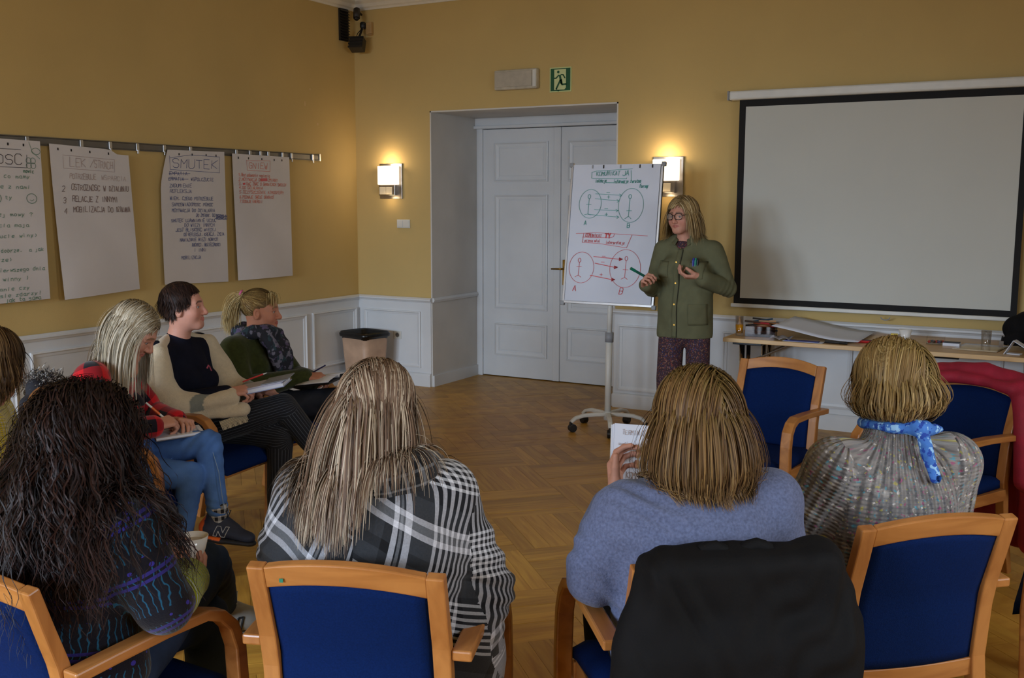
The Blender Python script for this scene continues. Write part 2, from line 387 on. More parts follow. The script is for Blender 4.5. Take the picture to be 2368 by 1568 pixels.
for sc, x, y, rz in far:
    fm.add(plank_verts(x, y, rz, RNG.uniform(-.0006, .0006)), [(4,5,6,7),(0,1,5,4),(1,2,6,5),(2,3,7,6),(3,0,4,7)]); rv += [RNG.random()]*8
fo = fm.build('parquet_field', M['parquet_far'], fl, fix=False); fo['kind'] = 'stuff'
at = fo.data.attributes.new('rnd', 'FLOAT', 'POINT'); at.data.foreach_set('value', rv)
# ------------------------------------------------------------------ chairs
def post_y(z):
    pts = [(0, .015), (.25, .07), (.43, .092), (.62, .072), (.84, 0)]
    for (z0, y0), (z1, y1) in zip(pts, pts[1:]):
        if z <= z1:
            t = (z-z0)/(z1-z0); return y0+(y1-y0)*t
    return 0
def make_chair(label, loc, rz, group='beech conference armchairs with blue seats'):
    t = thing('armchair', label, 'chair', loc, rz, group)
    zs = [0, .12, .25, .36, .43, .50, .58, .66, .75, .845]
    for s in (-1, 1):
        MB().sweep([(s*(.203+.004*z), post_y(z), z) for z in zs], .042, [.03, .034, .036, .038, .038, .036, .034, .032, .03, .028]).build('back_post', M['beech'], t, bevel=.004)
    xs = [-.186+.372*i/12 for i in range(13)]
    q = lambda x: 1-(x/.186)**2
    MB().sweep([(x, post_y(.815)-.024*q(x), .818+.024*q(x)) for x in xs], .056, .024, up=(0, -.3, 1)).build('top_rail', M['beech_x'], t, bevel=.004)
    MB().sweep([(x, post_y(.41)+.0-.012*q(x), .40) for x in xs], .05, .022, up=(0, 0, 1)).build('lower_rail', M['beech_x'], t, bevel=.003)
    pn = MB()
    def pf(off):
        def f(u, v):
            x = -.183+.366*u; zt = .795+.024*q(x); z = .425+(zt-.425)*v
            puff = .012*(1-(2*u-1)**6)*(1-(2*v-1)**6)
            return (x, post_y(z)-.018*q(x)+(off+puff)*(1 if off > 0 else -1)*(1 if off > 0 else 1)*(1) if off > 0 else post_y(z)-.018*q(x)+off-puff*.4, z)
        return f
    nu, nv = 13, 15
    pn.grid(pf(.012), nu, nv); pn.grid(pf(-.006), nu, nv)
    o2 = nu*nv; rim = [i for i in range(nu)]+[j*nu+nu-1 for j in range(1, nv)]+[(nv-1)*nu+i for i in range(nu-2, -1, -1)]+[j*nu for j in range(nv-2, 0, -1)]
    pn.add([], []); 
    for a, b in zip(rim, rim[1:]+rim[:1]): pn.f.append((a, b, b+o2, a+o2)); pn.mi.append(0)
    pn.build('back_panel', M['blue'], t, smooth=True)
    st_ = MB()
    def sf(top):
        def f(u, v):
            y = .085+.475*v; hw = .205+.035*v; x = (2*u-1)*hw
            edge = min(1, (1-abs(2*u-1))*9)*min(1, v*14+.3); dip = .012*q((2*u-1)*.186)*(1-v)
            z = .458-dip-.02*(1-edge)-(.05*max(0, (v-.82)/.18)**2)
            if not top: z = .405-.02*max(0, (v-.85)/.15)
            return (x, y, z)
        return f
    st_.grid(sf(True), 13, 13); st_.grid(sf(False), 13, 13)
    rim = [i for i in range(13)]+[j*13+12 for j in range(1, 13)]+[12*13+i for i in range(11, -1, -1)]+[j*13 for j in range(11, 0, -1)]
    for a, b in zip(rim, rim[1:]+rim[:1]): st_.f.append((a, b, b+169, a+169)); st_.mi.append(0)
    st_.build('seat', M['blue'], t, smooth=True)
    for s in (-1, 1):
        MB().sweep([(s*.222, y, .378) for y in (.10, .25, .40, .505)], .022, .05).build('side_rail', M['beech_y'], t, bevel=.003)
        arm = [(s*.262, .50, 0), (s*.262, .513, .2), (s*.262, .52, .42), (s*.260, .515, .54), (s*.257, .497, .60), (s*.255, .465, .635), (s*.253, .42, .652), (s*.252, .30, .652), (s*.251, .16, .645), (s*.250, .055, .638)]
        MB().sweep(arm, .048, [.03, .032, .036, .034, .032, .03, .028, .026, .026, .026]).build('armrest', M['beech_y'], t, bevel=.005)
    MB().sweep([(x, .49, .375) for x in (-.24, -.1, .1, .24)], .05, .022, up=(0, 0, 1)).build('front_rail', M['beech_x'], t, bevel=.003)
    return t
def face(deg): return R(deg-90)
proto = make_chair('beech armchair with blue back under the woman in the plaid shawl', (-1.375, 1.71, 0), face(109.3))
CH = {'A': proto}
def chair(key, label, x, y, deg):
    c = copy_tree(proto); c['label'] = label; c.location = (x, y, 0); c.rotation_euler = (0, 0, face(deg)); CH[key] = c
    return c
chair('B', 'beech armchair with blue back under the dark curly haired woman', -2.085, 1.30, 88)
chair('C', 'beech armchair with a black jacket over its back', -.655, 2.18, 129)
chair('D', 'beech armchair under the woman in the speckled knit sweater', -.275, 2.73, 133)
chair('E', 'empty beech armchair with blue seat in front of the table', -1.295, 5.14, -99.8)
chair('F', 'beech armchair with a red jacket hung over its back', -.385, 5.06, 242)
chair('G', 'beech armchair cut off by the right edge beside the speckled sweater', .45, 3.62, 178)
chair('H', 'beech armchair under the woman in the beige shawl', -3.98, 3.56, 6)
chair('I', 'beech armchair with a fur-trimmed coat over its back', -3.80, 2.76, 34)
chair('J', 'beech armchair under the ponytailed woman in the green cardigan', -4.12, 4.18, -2)
chair('K', 'beech armchair under the woman in the yellow sweater', -3.62, 1.98, 52)
bx('green_sticker', (-.147, -.0165, .812), (-.138, -.0155, .821), mat('green_sticker', (20, 120, 90)), proto)
bpy.data.objects['green_sticker'].location = (0, 0, 0)

# ------------------------------------------------------------------ handwriting: single-stroke letters on a 4 x 6 grid
GL = {'A': '00 26 40;12 32', 'B': '00 06 36 45 43 33 03;33 42 41 30 00', 'C': '45 36 16 05 01 10 30 41', 'D': '00 06 26 44 42 20 00', 'E': '46 06 00 40;03 33', 'F': '46 06 00;03 33',
      'G': '45 36 16 05 01 10 30 41 43 23', 'H': '00 06;40 46;03 43', 'I': '20 26', 'J': '46 41 30 10 01', 'K': '00 06;46 03 40', 'L': '06 00 40', 'M': '00 06 23 46 40', 'N': '00 06 40 46',
      'O': '16 05 01 10 30 41 45 36 16', 'P': '00 06 36 45 44 33 03', 'R': '00 06 36 45 44 33 03;23 40', 'S': '45 36 16 05 04 13 33 42 41 30 10 01', 'T': '06 46;26 20', 'U': '06 01 10 30 41 46',
      'V': '06 20 46', 'W': '06 10 24 30 46', 'Y': '06 23 46;23 20', 'Z': '06 46 00 40', 'X': '00 46;06 40', '1': '05 26 20', '2': '05 16 36 45 44 00 40', '3': '05 16 36 45 44 33 13;33 42 41 30 10 01',
      '4': '30 36 02 42', '5': '46 06 03 33 42 41 30 00', '6': '45 16 01 10 30 41 42 33 13 02', '7': '06 46 10', '-': '13 33', '/': '00 46', '.': '20 21', ',': '21 10', '!': '26 22;21 20', '?': '05 16 36 45 34 23 22;21 20',
      '(': '36 24 22 30', ')': '16 24 22 10', '+': '22 24;13 33', '_': '00 40',
      'a': '34 14 03 01 10 30;34 30 40', 'b': '06 00 20 31 33 24 04', 'c': '34 14 03 01 10 30', 'd': '36 30 10 01 03 14 34', 'e': '02 32 34 14 03 01 10 30', 'f': '36 26 15 10;04 34', 'g': '34 14 03 01 10 30;34 3a 0a',
      'h': '06 00;03 24 33 30', 'i': '14 10;15 16', 'j': '24 2a 0a', 'k': '06 00;34 02 30', 'l': '16 11 20', 'm': '00 04;03 14 20;23 34 40', 'n': '00 04;03 24 33 30', 'o': '14 03 01 10 20 31 33 24 14',
      'p': '0a 04 24 33 31 20 00', 'r': '00 04;02 24 34', 's': '34 04 03 32 30 00', 't': '16 11 20 30;04 34', 'u': '04 01 10 30;34 30', 'v': '04 10 34', 'w': '04 10 23 30 44', 'y': '04 11 20;34 0a', 'z': '04 34 00 30', 'x': '00 34;04 30'}
class Pen:
    """marker strokes laid on a sheet; fn(u, v, d) maps sheet metres to 3-D, d = height above the sheet"""
    def __init__(s, fn, d=.0012): s.fn = fn; s.d = d; s.mb = {}
    def line(s, pts, col='black', w=.004):
        mb = s.mb.setdefault(col, MB())
        for (x0, y0), (x1, y1) in zip(pts, pts[1:]):
            dx, dy = x1-x0, y1-y0; l = math.hypot(dx, dy)
            if l < 1e-6: continue
            nx, ny = -dy/l*w/2, dx/l*w/2; ex, ey = dx/l*w*.35, dy/l*w*.35
            mb.add([s.fn(x0-ex+nx, y0-ey+ny, s.d), s.fn(x0-ex-nx, y0-ey-ny, s.d), s.fn(x1+ex-nx, y1+ey-ny, s.d), s.fn(x1+ex+nx, y1+ey+ny, s.d)], [(0, 1, 2, 3)])
    def ellipse(s, cx, cy, rx, ry, col, w=.004, a0=.3, n=30):
        s.line([(cx+rx*math.cos(a0+6.4*k/n), cy+ry*math.sin(a0+6.4*k/n)) for k in range(n+1)], col, w)
    def text(s, txt, u, v, h, col='black', w=.004, width=None, slope=0, jit=.10):
        adv = h*.72
        if width: adv = width/max(1, len(txt))
        r = random.Random(hash(len(txt)*31+int(u*1000)))
        for i, ch in enumerate(txt):
            g = GL.get(ch) or GL.get(ch.upper())
            if not g: continue
            sc = 1+r.uniform(-.12, .12); oy = r.uniform(-.06, .06)*h; sh = r.uniform(0, .18)
            for stn in g.split(';'):
                pts = []
                for p in stn.split():
                    gx = int(p[0])/4*.72*adv*1.05; gy = (-.30 if p[1] == 'a' else int(p[1])/6)*h*sc
                    pts.append((u+i*adv+gx+sh*gy+r.uniform(-jit, jit)*h*.25, v+oy+gy+slope*i*adv+r.uniform(-jit, jit)*h*.25))
                s.line(pts, col, w)
    def build(s, parent, name='writing'):
        for col, mb in s.mb.items(): mb.build(name, INK[col], parent, fix=False)['kind'] = 'stuff'

# ------------------------------------------------------------------ flip chart stand
def flipchart():
    t = thing('flipchart_stand', 'white flip chart on a five-castor stand beside the standing woman', 'flip chart', (-2.955, 6.75, 0))
    # local: board x -.36..+.35
    xl, xr, z0, z1 = -.345, .365, .92, 1.925
    by = lambda z: -.085+(z-z0)*.14
    fn = lambda u, v, d: (xl+u, by(z0+v*.99)-d, z0+v*.99+d*.14)
    W, Hh = xr-xl, z1-z0
    b = MB(); vs = [fn(u, v, d) for d in (0, -.014) for u, v in ((0, 0), (W, 0), (W, Hh), (0, Hh))]
    b.add(vs, [(0,1,2,3),(7,6,5,4),(0,4,5,1),(1,5,6,2),(2,6,7,3),(3,7,4,0)]); b.build('board', M['whiteboard'], t)
    fr = MB()
    for u0, v0, u1, v1 in ((0,0,W,.018),(0,Hh-.014,W,Hh),(0,0,.016,Hh),(W-.016,0,W,Hh)):
        vs = [fn(u, v, d) for d in (-.016, .007) for u, v in ((u0,v0),(u1,v0),(u1,v1),(u0,v1))]
        fr.add(vs, [(3,2,1,0),(4,5,6,7),(0,1,5,4),(1,2,6,5),(2,3,7,6),(3,0,4,7)])
    fr.build('frame', M['alu'], t, bevel=.002)
    for u, v in ((0,0),(W,0),(W,Hh),(0,Hh)):
        c = MB(); vs = [fn(u+a, v+e, d) for d in (-.018, .010) for a, e in ((-.016,-.016),(.016,-.016),(.016,.016),(-.016,.016))]
        c.add(vs, [(3,2,1,0),(4,5,6,7),(0,1,5,4),(1,2,6,5),(2,3,7,6),(3,0,4,7)]); c.build('corner_cap', M['grey_plastic'], t, bevel=.005)
    p = MB(); p.grid(lambda u, v: fn(.022+u*(W-.042), .022+v*(Hh-.022), .0085+.003*math.sin(u*3.1)*(1-v)), 9, 12)
    sh = p.build('paper_pad', M['paper'], t, smooth=True)
    pen = Pen(lambda u, v, d: fn(u, v, .0125+d)); g, r_ = 'green', 'red'
    # sheet coordinates: u 0..W, v 0..Hh from the bottom
    P = lambda x, y: ((x-50)/1045*W, (1490-y)/1440*Hh)      # measured on the sheet drawing
    ln = lambda pts, col, w=.0033: pen.line([P(*q) for q in pts], col, w)
    ln([(300,130),(300,190),(330,195),(700,200),(700,190)], g, .003); ln([(300,130),(350,118),(760,100)], g, .003); ln([(745,115),(755,220)], g, .003)
    pen.text('KOMUNIKAT', *P(355,165), .030, g, .0030, .185); pen.text('JA', *P(655,165), .034, g, .0036, .05)
    pen.text('intencje', *P(350,235), .024, g, .0034, .088); ln([(470,238),(560,240)], g, .004)
    pen.text('informacje', *P(560,243), .024, g, .0034, .115); pen.text('zwrotne', *P(745,240), .022, g, .0034, .085); pen.text('formy', *P(850,292), .024, g, .004, .07)
    def el(cx, cy, rx, ry, col, a0): pen.line([P(cx+rx*math.cos(a0+6.5*k/40), cy+ry*math.sin(a0+6.5*k/40)) for k in range(41)], col, .0028)
    el(305, 455, 128, 148, g, .2); el(770, 470, 140, 172, g, 2.5); el(255, 1115, 145, 160, r_, 5); el(755, 1110, 172, 192, r_, 2)
    def man(x, y0, yh, col, yc, yf, dx=28):
        pen.line([P(x+16*math.cos(a*.7), y0+18+22*math.sin(a*.7)) for a in range(10)], col, .0034)
        ln([(x, y0+40), (x-4, yh)], col); ln([(x-dx, yc), (x+dx, yc)], col); ln([(x-dx-14, yf), (x-4, yh), (x+dx, yf)], col)
    man(290, 362, 560, g, 462, 570); man(755, 362, 580, g, 525, 605); man(228, 1022, 1195, r_, 1105, 1215); man(762, 990, 1200, r_, 1122, 1218)
    for (x0, y0, x1, y1) in ((360,352,660,368),(360,402,635,425),(360,515,630,524),(290,565,645,590)):
        ln([(x0,y0),(x1,y1)], g); ln([(x1-26,y1-14),(x1,y1),(x1-22,y1+14)], g)
    for (x0, y0, x1, y1) in ((390,998,690,1018),(410,1066,640,1102),(365,1192,620,1228)):
        ln([(x0,y0),(x1,y1)], r_, .005)
        for k in range(5): ln([(x1-6,y1-14+k*2),(x1+28,y1-2),(x1-6,y1+14-k*2)], r_, .006)
    for x, y, c in ((505,340,g),(495,505,g),(505,992,r_),(500,1052,r_)): ln([(x-18,y),(x+18,y)], c)
    for x, y, c in ((512,385,g),(500,562,g),(490,1182,r_)): ln([(x-15,y),(x+15,y)], c); ln([(x,y-15),(x,y+15)], c)
    pen.text('A', *P(250,672), .030, g, .004); pen.text('B', *P(745,695), .032, g, .004); pen.text('A', *P(172,1362), .042, r_, .0045); pen.text('B', *P(705,1372), .045, r_, .0045)
    ln([(165,765),(400,752),(980,775)], r_, .003); ln([(255,765),(245,855),(430,862),(755,900),(805,772)], r_, .003); ln([(610,760),(600,790),(560,802),(245,800)], r_, .003)
    pen.text('KOMUNIKAT', *P(275,800), .026, r_, .0028, .13); pen.text('TY', *P(500,802), .032, r_, .0085, .05)
    pen.text('ocena', *P(270,848), .020, r_, .0028, .07); pen.text('wini', *P(385,850), .020, r_, .0028, .05); pen.text('interpretacje', *P(520,866), .022, r_, .0028, .145)
    pen.build(sh)
    hk = MB()
    for x, c in ((305,0),(432,1),(625,0),(842,1),(980,1)):
        u, v = P(x, 74); w = .004
        MB().add([fn(u-w, v-.012, .0145), fn(u+w, v-.012, .0145), fn(u+w, v+.012, .0145), fn(u-w, v+.012, .0145)], [(0,1,2,3)]).build('peg_hole', M['dark' if c else 'grey_plastic'], sh, fix=False)
    MB().tube([(0, -.02, .08), (0, -.01, .70)], .024, 16).build('pole', M['white_plastic'], t, smooth=True)
    MB().tube([(0, -.01, .70), (0, 0, .93), (0, .07, 1.6)], .019, 16).build('upper_pole', M['white_plastic'], t, smooth=True)
    MB().tube([(0, -.012, .645), (0, -.009, .715)], .031, 16).build('clamp_collar', M['grey_plastic'], t, smooth=True)
    MB().tube([(0, -.02, .075), (0, -.02, .135)], .030, 14).build('hub', M['white_plastic'], t, smooth=True)
    for k in range(5):
        a = R(-62+72*k-0); dx, dy = math.cos(a), math.sin(a)
        rr = [(.02,.115),(.10,.118),(.19,.115),(.25,.10),(.285,.072)]
        lg = MB().sweep([(dx*r, -.02+dy*r, z) for r, z in rr], .034, [.03,.028,.026,.024,.022], up=(-dy, dx, 0)).build('base_leg', M['white_plastic'], t, bevel=.008)
        ca = MB(); px, py = dx*.285, -.02+dy*.285
        ca.tube([(px-dy*.022-dx*.012, py+dx*.022-dy*.012, .030), (px+dy*.022-dx*.012, py-dx*.022-dy*.012, .030)], .030, 14); ca.tube([(px, py, .035), (px, py, .075)], .012, 8)
        ca.build('castor', M['black_plastic'], t, smooth=False, bevel=.004)
    return t
flipchart()

# ------------------------------------------------------------------ long folding table under the screen
def table():
    t = thing('folding_table', 'long beech-topped folding table against the wall under the projection screen', 'table', (-2.10, 6.70, 0))
    bx('tabletop', (0, 0, .712), (2.75, .79, .74), M['tabletop'], t, bevel=.003)
    for x in (.10, 2.6):
        for y in (.12, .66):
            MB().tube([(x, y, .03), (x, y, .70)], .019, 12).build('leg', M['chrome'], t, smooth=True)
            MB().tube([(x+.045, y, .03), (x+.045, y, .70)], .014, 12).build('leg', M['chrome'], t, smooth=True)
        bx('foot_bar', (x-.03, .05, 0), (x+.07, .74, .035), M['black_plastic'], t, bevel=.008)
        bx('mounting_plate', (x-.05, .06, .690), (x+.15, .72, .712), M['black_plastic'], t, bevel=.004)
    for y in (.12, .66): MB().tube([(.13, y, .56), (.42, y, .70)], .008, 8).build('brace', M['steel'], t)
    bx('skirt_bracket', (1.25, .30, .66), (1.45, .34, .712), M['dark'], t)
    return t
table()

# ------------------------------------------------------------------ projection screen
def screen():
    y = 7.47; k = 7.47/7.549
    zz = lambda z: 1.65+(z-1.65)*k
    t = thing('projection_screen', 'large pull-down projection screen with black border hanging on the back wall', 'projection screen', (-1.32, y, 0))
    X = lambda x: x*k+1.32
    bx('case', (X(-2.362), -.045, zz(2.397)), (X(-.30), .045, zz(2.462)), M['white_plastic'], t, bevel=.012)
    for x in (X(-2.362)-.012, X(-.30)): bx('end_cap', (x, -.047, zz(2.395)), (x+.012, .047, zz(2.464)), M['grey_plastic'], t, bevel=.004)
    for x in (X(-2.3), X(-.4)): bx('wall_bracket', (x, .045, zz(2.40)), (x+.04, .078, zz(2.46)), M['white_plastic'], t)
    bd = MB(); x0, x1, z0, z1 = X(-2.291), X(-.362), zz(.893), zz(2.40); a0, a1, b0, b1 = X(-2.243), X(-.402), zz(.936), zz(2.348)
    for lo, hi in (((x0,-.002,z0),(a0,.002,z1)),((a1,-.002,z0),(x1,.002,z1)),((a0,-.002,z0),(a1,.002,b0)),((a0,-.002,b1),(a1,.002,z1))): bd.box(lo, hi)
    bd.build('black_border', M['black_cloth'], t)
    bx('screen_fabric', (a0, -.0015, b0), (a1, .0015, b1), M['screen'], t)
    bx('bottom_bar', (x0-.02, -.012, z0-.028), (x1+.02, .012, z0), M['white_plastic'], t, bevel=.006)
    MB().tube([(0.14+.03*math.cos(a*.4), 0, z0-.045-.02*abs(math.sin(a*.4))) for a in range(9)], .004, 6).build('pull_loop', M['grey_plastic'], t)
screen()

# ------------------------------------------------------------------ wall fittings
def sconce(x0, x1, z0, z1, label):
    t = thing('wall_lamp', label, 'wall lamp', ((x0+x1)/2, YB, z0), 0, 'glass wall lamps')
    w, h = x1-x0, z1-z0
    bx('back_plate', (-w/2, -.014, 0), (w/2, 0, h), M['steel'], t, bevel=.003)
    bx('lamp_glass', (-w/2+.018, -.075, h*.40), (w/2-.026, -.016, h*.93), GLOW, t, bevel=.006)
    bx('holder', (-w/2+.012, -.05, h*.10), (w/2-.055, -.014, h*.40), M['steel'], t, bevel=.003)
    for k in range(2):
        bx('pane', (-w/2+.022+k*.072, -.054, h*.13), (-w/2+.090+k*.072, -.049, h*.34), FROST, t, bevel=.002)
    pl = bpy.data.lights.new('lamp_bulb', 'POINT'); pl.energy = 2.2; pl.color = (1, .78, .52); pl.shadow_soft_size = .035
    lo = bpy.data.objects.new('lamp_bulb', pl); C.objects.link(lo); lo.parent = t; lo.location = (0, -.105, h*.99)
    p2 = bpy.data.lights.new('lamp_bulb_low', 'POINT'); p2.energy = .35; p2.color = (1, .74, .45); p2.shadow_soft_size = .03
    lo = bpy.data.objects.new('lamp_bulb_low', p2); C.objects.link(lo); lo.parent = t; lo.location = (0, -.09, -.01)
GLOW = emit_mat('lit_lamp_glass', (255, 232, 205), 1.6)
FROST = emit_mat('dim_frosted_glass', (214, 200, 170), .12)
sconce(-5.571, -5.329, 1.673, 1.985, 'lit glass wall lamp above the light switch')
sconce(-2.958, -2.711, 1.691, 1.997, 'lit glass wall lamp half behind the flip chart')
t = thing('emergency_light', 'unlit white emergency light box above the door recess', 'emergency light', (-4.16, YB, 2.564))
bx('housing', (-.20, -.055, 0), (.20, 0, .161), M['aged_plastic'], t, bevel=.012)
bx('diffuser', (-.19, -.062, .022), (.155, -.055, .145), mat('stained_diffuser', (188, 178, 160), .4, var=.05, vscale=18), t, bevel=.004)
bx('end_strip', (.165, -.060, .015), (.195, -.054, .148), M['white_plastic'], t)
# exit sign with the running man
t = thing('exit_sign', 'green exit sign with a white running man beside the emergency light', 'sign', (-3.769, YB, 2.626))
bx('plate', (-.097, -.006, -.097), (.097, 0, .097), mat('pale_luminous_plate', (206, 216, 150), .5, var=.02), t)
gm = mat('exit_green', (10, 84, 44), .5, var=.03); em = mat('exit_pale', (214, 222, 160), .5, var=.02)
def flat(name, polys, m, d, par):
    mb = MB()
    for poly in polys: mb.prism(poly, .0012, lambda u, v, e: (u, d-e, v))
    return mb.build(name, m, par)
def stroke(pts, w):
    out = []
    for (x0, y0), (x1, y1) in zip(pts, pts[1:]):
        l = math.hypot(x1-x0, y1-y0); nx, ny = -(y1-y0)/l*w/2, (x1-x0)/l*w/2
        out.append([(x0+nx, y0+ny), (x0-nx, y0-ny), (x1-nx, y1-ny), (x1+nx, y1+ny)])
        out.append([(x1+w/2*math.cos(a*.785), y1+w/2*math.sin(a*.785)) for a in range(8)])
    return out
flat('green_field', [[(-.088,-.088),(.088,-.088),(.088,.088),(-.088,.088)]], gm, -.006, t)
flat('doorway', [[(-.055,-.080),(.036,-.080),(.050,-.066),(.050,.080),(-.055,.080)]], em, -.0075, t)
E_ = lambda x, y: ((x-1620)/2280, (485-y)/2520)
mn = [[(E_(1578,335)[0]+.011*math.cos(a*.52), E_(1578,335)[1]+.011*math.sin(a*.52)) for a in range(12)]]
mn += stroke([E_(1610,395), E_(1640,560)], .017)+stroke([E_(1630,390), E_(1680,395), E_(1712,455)], .010)+stroke([E_(1590,395), E_(1535,455), E_(1495,455)], .010)
mn += stroke([E_(1640,480), E_(1655,585), E_(1745,580)], .013)+stroke([E_(1625,490), E_(1540,665)], .014)+stroke([E_(1540,690), E_(1585,705)], .010)
flat('running_man', mn, gm, -.009, t)
# switches and sockets
def wallplate(name, label, cat, loc, face_, w, h, kind):
    t = thing(name, label, cat, loc, 0 if face_ == 'back' else R(90))
    bx('plate', (-w/2, -.010, -h/2), (w/2, 0, h/2), M['white_plastic'], t, bevel=.003)
    if kind == 'switch':
        for k in range(2): bx('rocker', (-w/2+.008+k*w/2, -.014, -h/2+.008), (-.006+k*w/2, -.010, h/2-.008), M['white_plastic'], t, bevel=.002)
    elif kind == 'socket':
        c = MB(); c.lathe([(.021, 0), (.021, .002), (.024, .004)], 20); o = c.build('socket_rim', M['white_plastic'], t, smooth=True); o.rotation_euler = (R(90), 0, 0); o.location = (0, -.010, 0)
        c = MB(); c.lathe([(.0, .0005), (.020, .0005)], 20); o = c.build('socket_well', mat('socket_well', (120, 116, 108), .6), t); o.rotation_euler = (R(90), 0, 0); o.location = (0, -.0105, 0)
        for s in (-1, 1): MB().tube([(s*.0095, -.0105, 0), (s*.0095, -.0122, 0)], .003, 8).build('hole', M['dark'], t)
        MB().tube([(0, -.010, .012), (0, -.020, .012)], .0022, 6).build('earth_pin', M['steel'], t)
wallplate('light_switch', 'white double light switch below the left wall lamp', 'switch', (-5.323, YB, 1.453), 'back', .14, .075, 'switch')
wallplate('wall_socket', 'white wall socket in the panel beside the door recess', 'socket', (-5.395, YB-.012, .448), 'back', .078, .072, 'socket')
wallplate('wall_socket', 'white wall socket low on the left wall by the fur-trimmed coat', 'socket', (XL+.012, 4.081, .439), 'left', .08, .09, 'socket')
wallplate('wall_socket', 'white wall socket next to the waste bin', 'socket', (XL+.012, 7.433, .428), 'left', .07, .09, 'socket')
# chart rail and clips on the left wall
def lx(y, z, d): return (XL+d, y, z)
t = thing('chart_rail', 'aluminium chart rail along the left wall holding paper sheets', 'rail', (XL, 5.0, 2.025))
MB().prism([(0,-.028),(.010,-.028),(.012,-.022),(.006,-.018),(.006,.018),(.012,.022),(.010,.028),(0,.028)], 5.0, lambda u,v,d: (u, d-2.97, v)).build('rail', M['dull_alu'], t)
bx('end_stop', (0, 2.02, -.03), (.014, 2.035, .03), M['alu'], t)
for y in (4.20, 4.60, 4.83, 5.06, 5.30, 5.55, 6.02, 6.17, 6.29, 6.38, 6.55, 6.66, 6.93):
    m_ = MB(); m_.box((.008, y-5.0-.012, -.030), (.020, y-5.0+.012, .024)); m_.box((.018, y-5.0-.006, -.05), (.024, y-5.0+.006, -.02)); m_.build('clip', M['alu'], t, bevel=.003)
# four written sheets
def sheet(label, outline, curl, seed):
    """outline: (y, z) corners TL.. clockwise; a gently waving sheet"""
    (yl0, zl0), (yr0, zr0), (yr1, zr1), (yl1, zl1) = outline
    t = thing('paper_sheet', label, 'paper sheet', (XL, (yl0+yr0)/2, (zl1+zl0)/2), 0, 'written flip chart sheets on the left wall')
    y0, z0 = t.location.y, t.location.z
    def pos(u, v, d):   # u 0..1 left to right, v 0..1 bottom to top
        ya = yl0*v+yl1*(1-v); yb = yr0*v+yr1*(1-v); za = zl0*v+zl1*(1-v); zb = zr0*v+zr1*(1-v)
        y = ya+(yb-ya)*u; z = za+(zb-za)*u
        off = .030+curl*(1-v)**1.4*(.35+.65*math.sin(2.2*u+seed))+.004*math.sin(5*u+3*v+seed)*(1-v)
        return (off+d, y-y0, z-z0)
    return t, pos
PW, PH = .66, 1.0
def paper_obj(t, pos, cut=None):
    mb = MB(); nu, nv = 14, 22
    for j in range(nv):
        for i in range(nu):
            u, v = i/(nu-1), j/(nv-1)
            if cut: u, v = cut(u, v)
            mb.v.append(pos(u, v, 0))
    for j in range(nv-1):
        for i in range(nu-1): mb.f.append((j*nu+i, j*nu+i+1, (j+1)*nu+i+1, (j+1)*nu+i)); mb.mi.append(0)
    return mb.build('paper', M['paper_warm'], t, smooth=True)
def holes(pos, us, par):
    for u in us:
        MB().add([pos(u-.008, .962, .0015), pos(u+.008, .962, .0015), pos(u+.008, .978, .0015), pos(u-.008, .978, .0015)], [(0,1,2,3)]).build('punch_hole', M['dark'], par, fix=False)
def penfor(pos): return Pen(lambda u, v, d: pos(u/PW, v/PH, d), .0016)
# sheet 1 (cut by the frame)
t, pos = sheet('paper sheet with green handwriting at the left edge of the photo', [(3.62, 2.03), (4.28, 2.022), (4.279, 1.023), (3.60, 1.02)], .02, 0)
pa = paper_obj(t, pos); holes(pos, (.2, .4, .66, .82), pa); pn = penfor(pos); dg = 'darkgreen'
pn.line([(.05,.94),(.52,.94)], 'black', .003); pn.line([(.56,.91),(.555,.83),(.10,.83)], 'black', .003); pn.text('PROSC', .22, .85, .06, 'black', .004, .32)
pn.line([(.58,.99),(.60,.93),(.65,.89)], 'darkgreen', .003); pn.ellipse(.625, .935, .03, .02, dg, .003)
for k in range(4): pn.ellipse(.57+.03*(k % 2), .875-.03*(k//2), .018, .018, dg, .003)
pn.text('mowic', .53, .80, .022, dg, .004, .075)
for v, rows in ((.765, ('rozmowa', 'o tym co mamy')), (.70, ('sie', 'dzieje z nami')), (.635, ('to ja', 'a kto ty')), (.53, ('po co', 'naszej mowy ?')), (.465, ('bo', 'uczucia maja')), (.40, ('(', 'poczucie winy)')), (.31, ('tam', 'jest dobrze,  a jak')), (.255, ('to', 'dobrze)')), (.19, ('co to', 'do pierwszego dnia')), (.135, ('nie', 'byc winny )')), (.075, ('rozmowny', 'zadanie czy')), (.035, ('Musisz', 'to sie zdarzy!'))):
    pn.text(rows[0], .02, v, .020, dg, .0032, .022*len(rows[0])); pn.text(rows[1], .24, v, .021, dg, .0034, min(.40, .026*len(rows[1])))
pn.text('Bądź jak ta sama', .24, .005, .024, dg, .0036, .36)
for x in (.335, .575): pn.ellipse(x, .64, .035, .03, dg, .0036); pn.line([(x-.012,.632),(x,.624),(x+.014,.634)], dg, .003)
pn.build(pa)
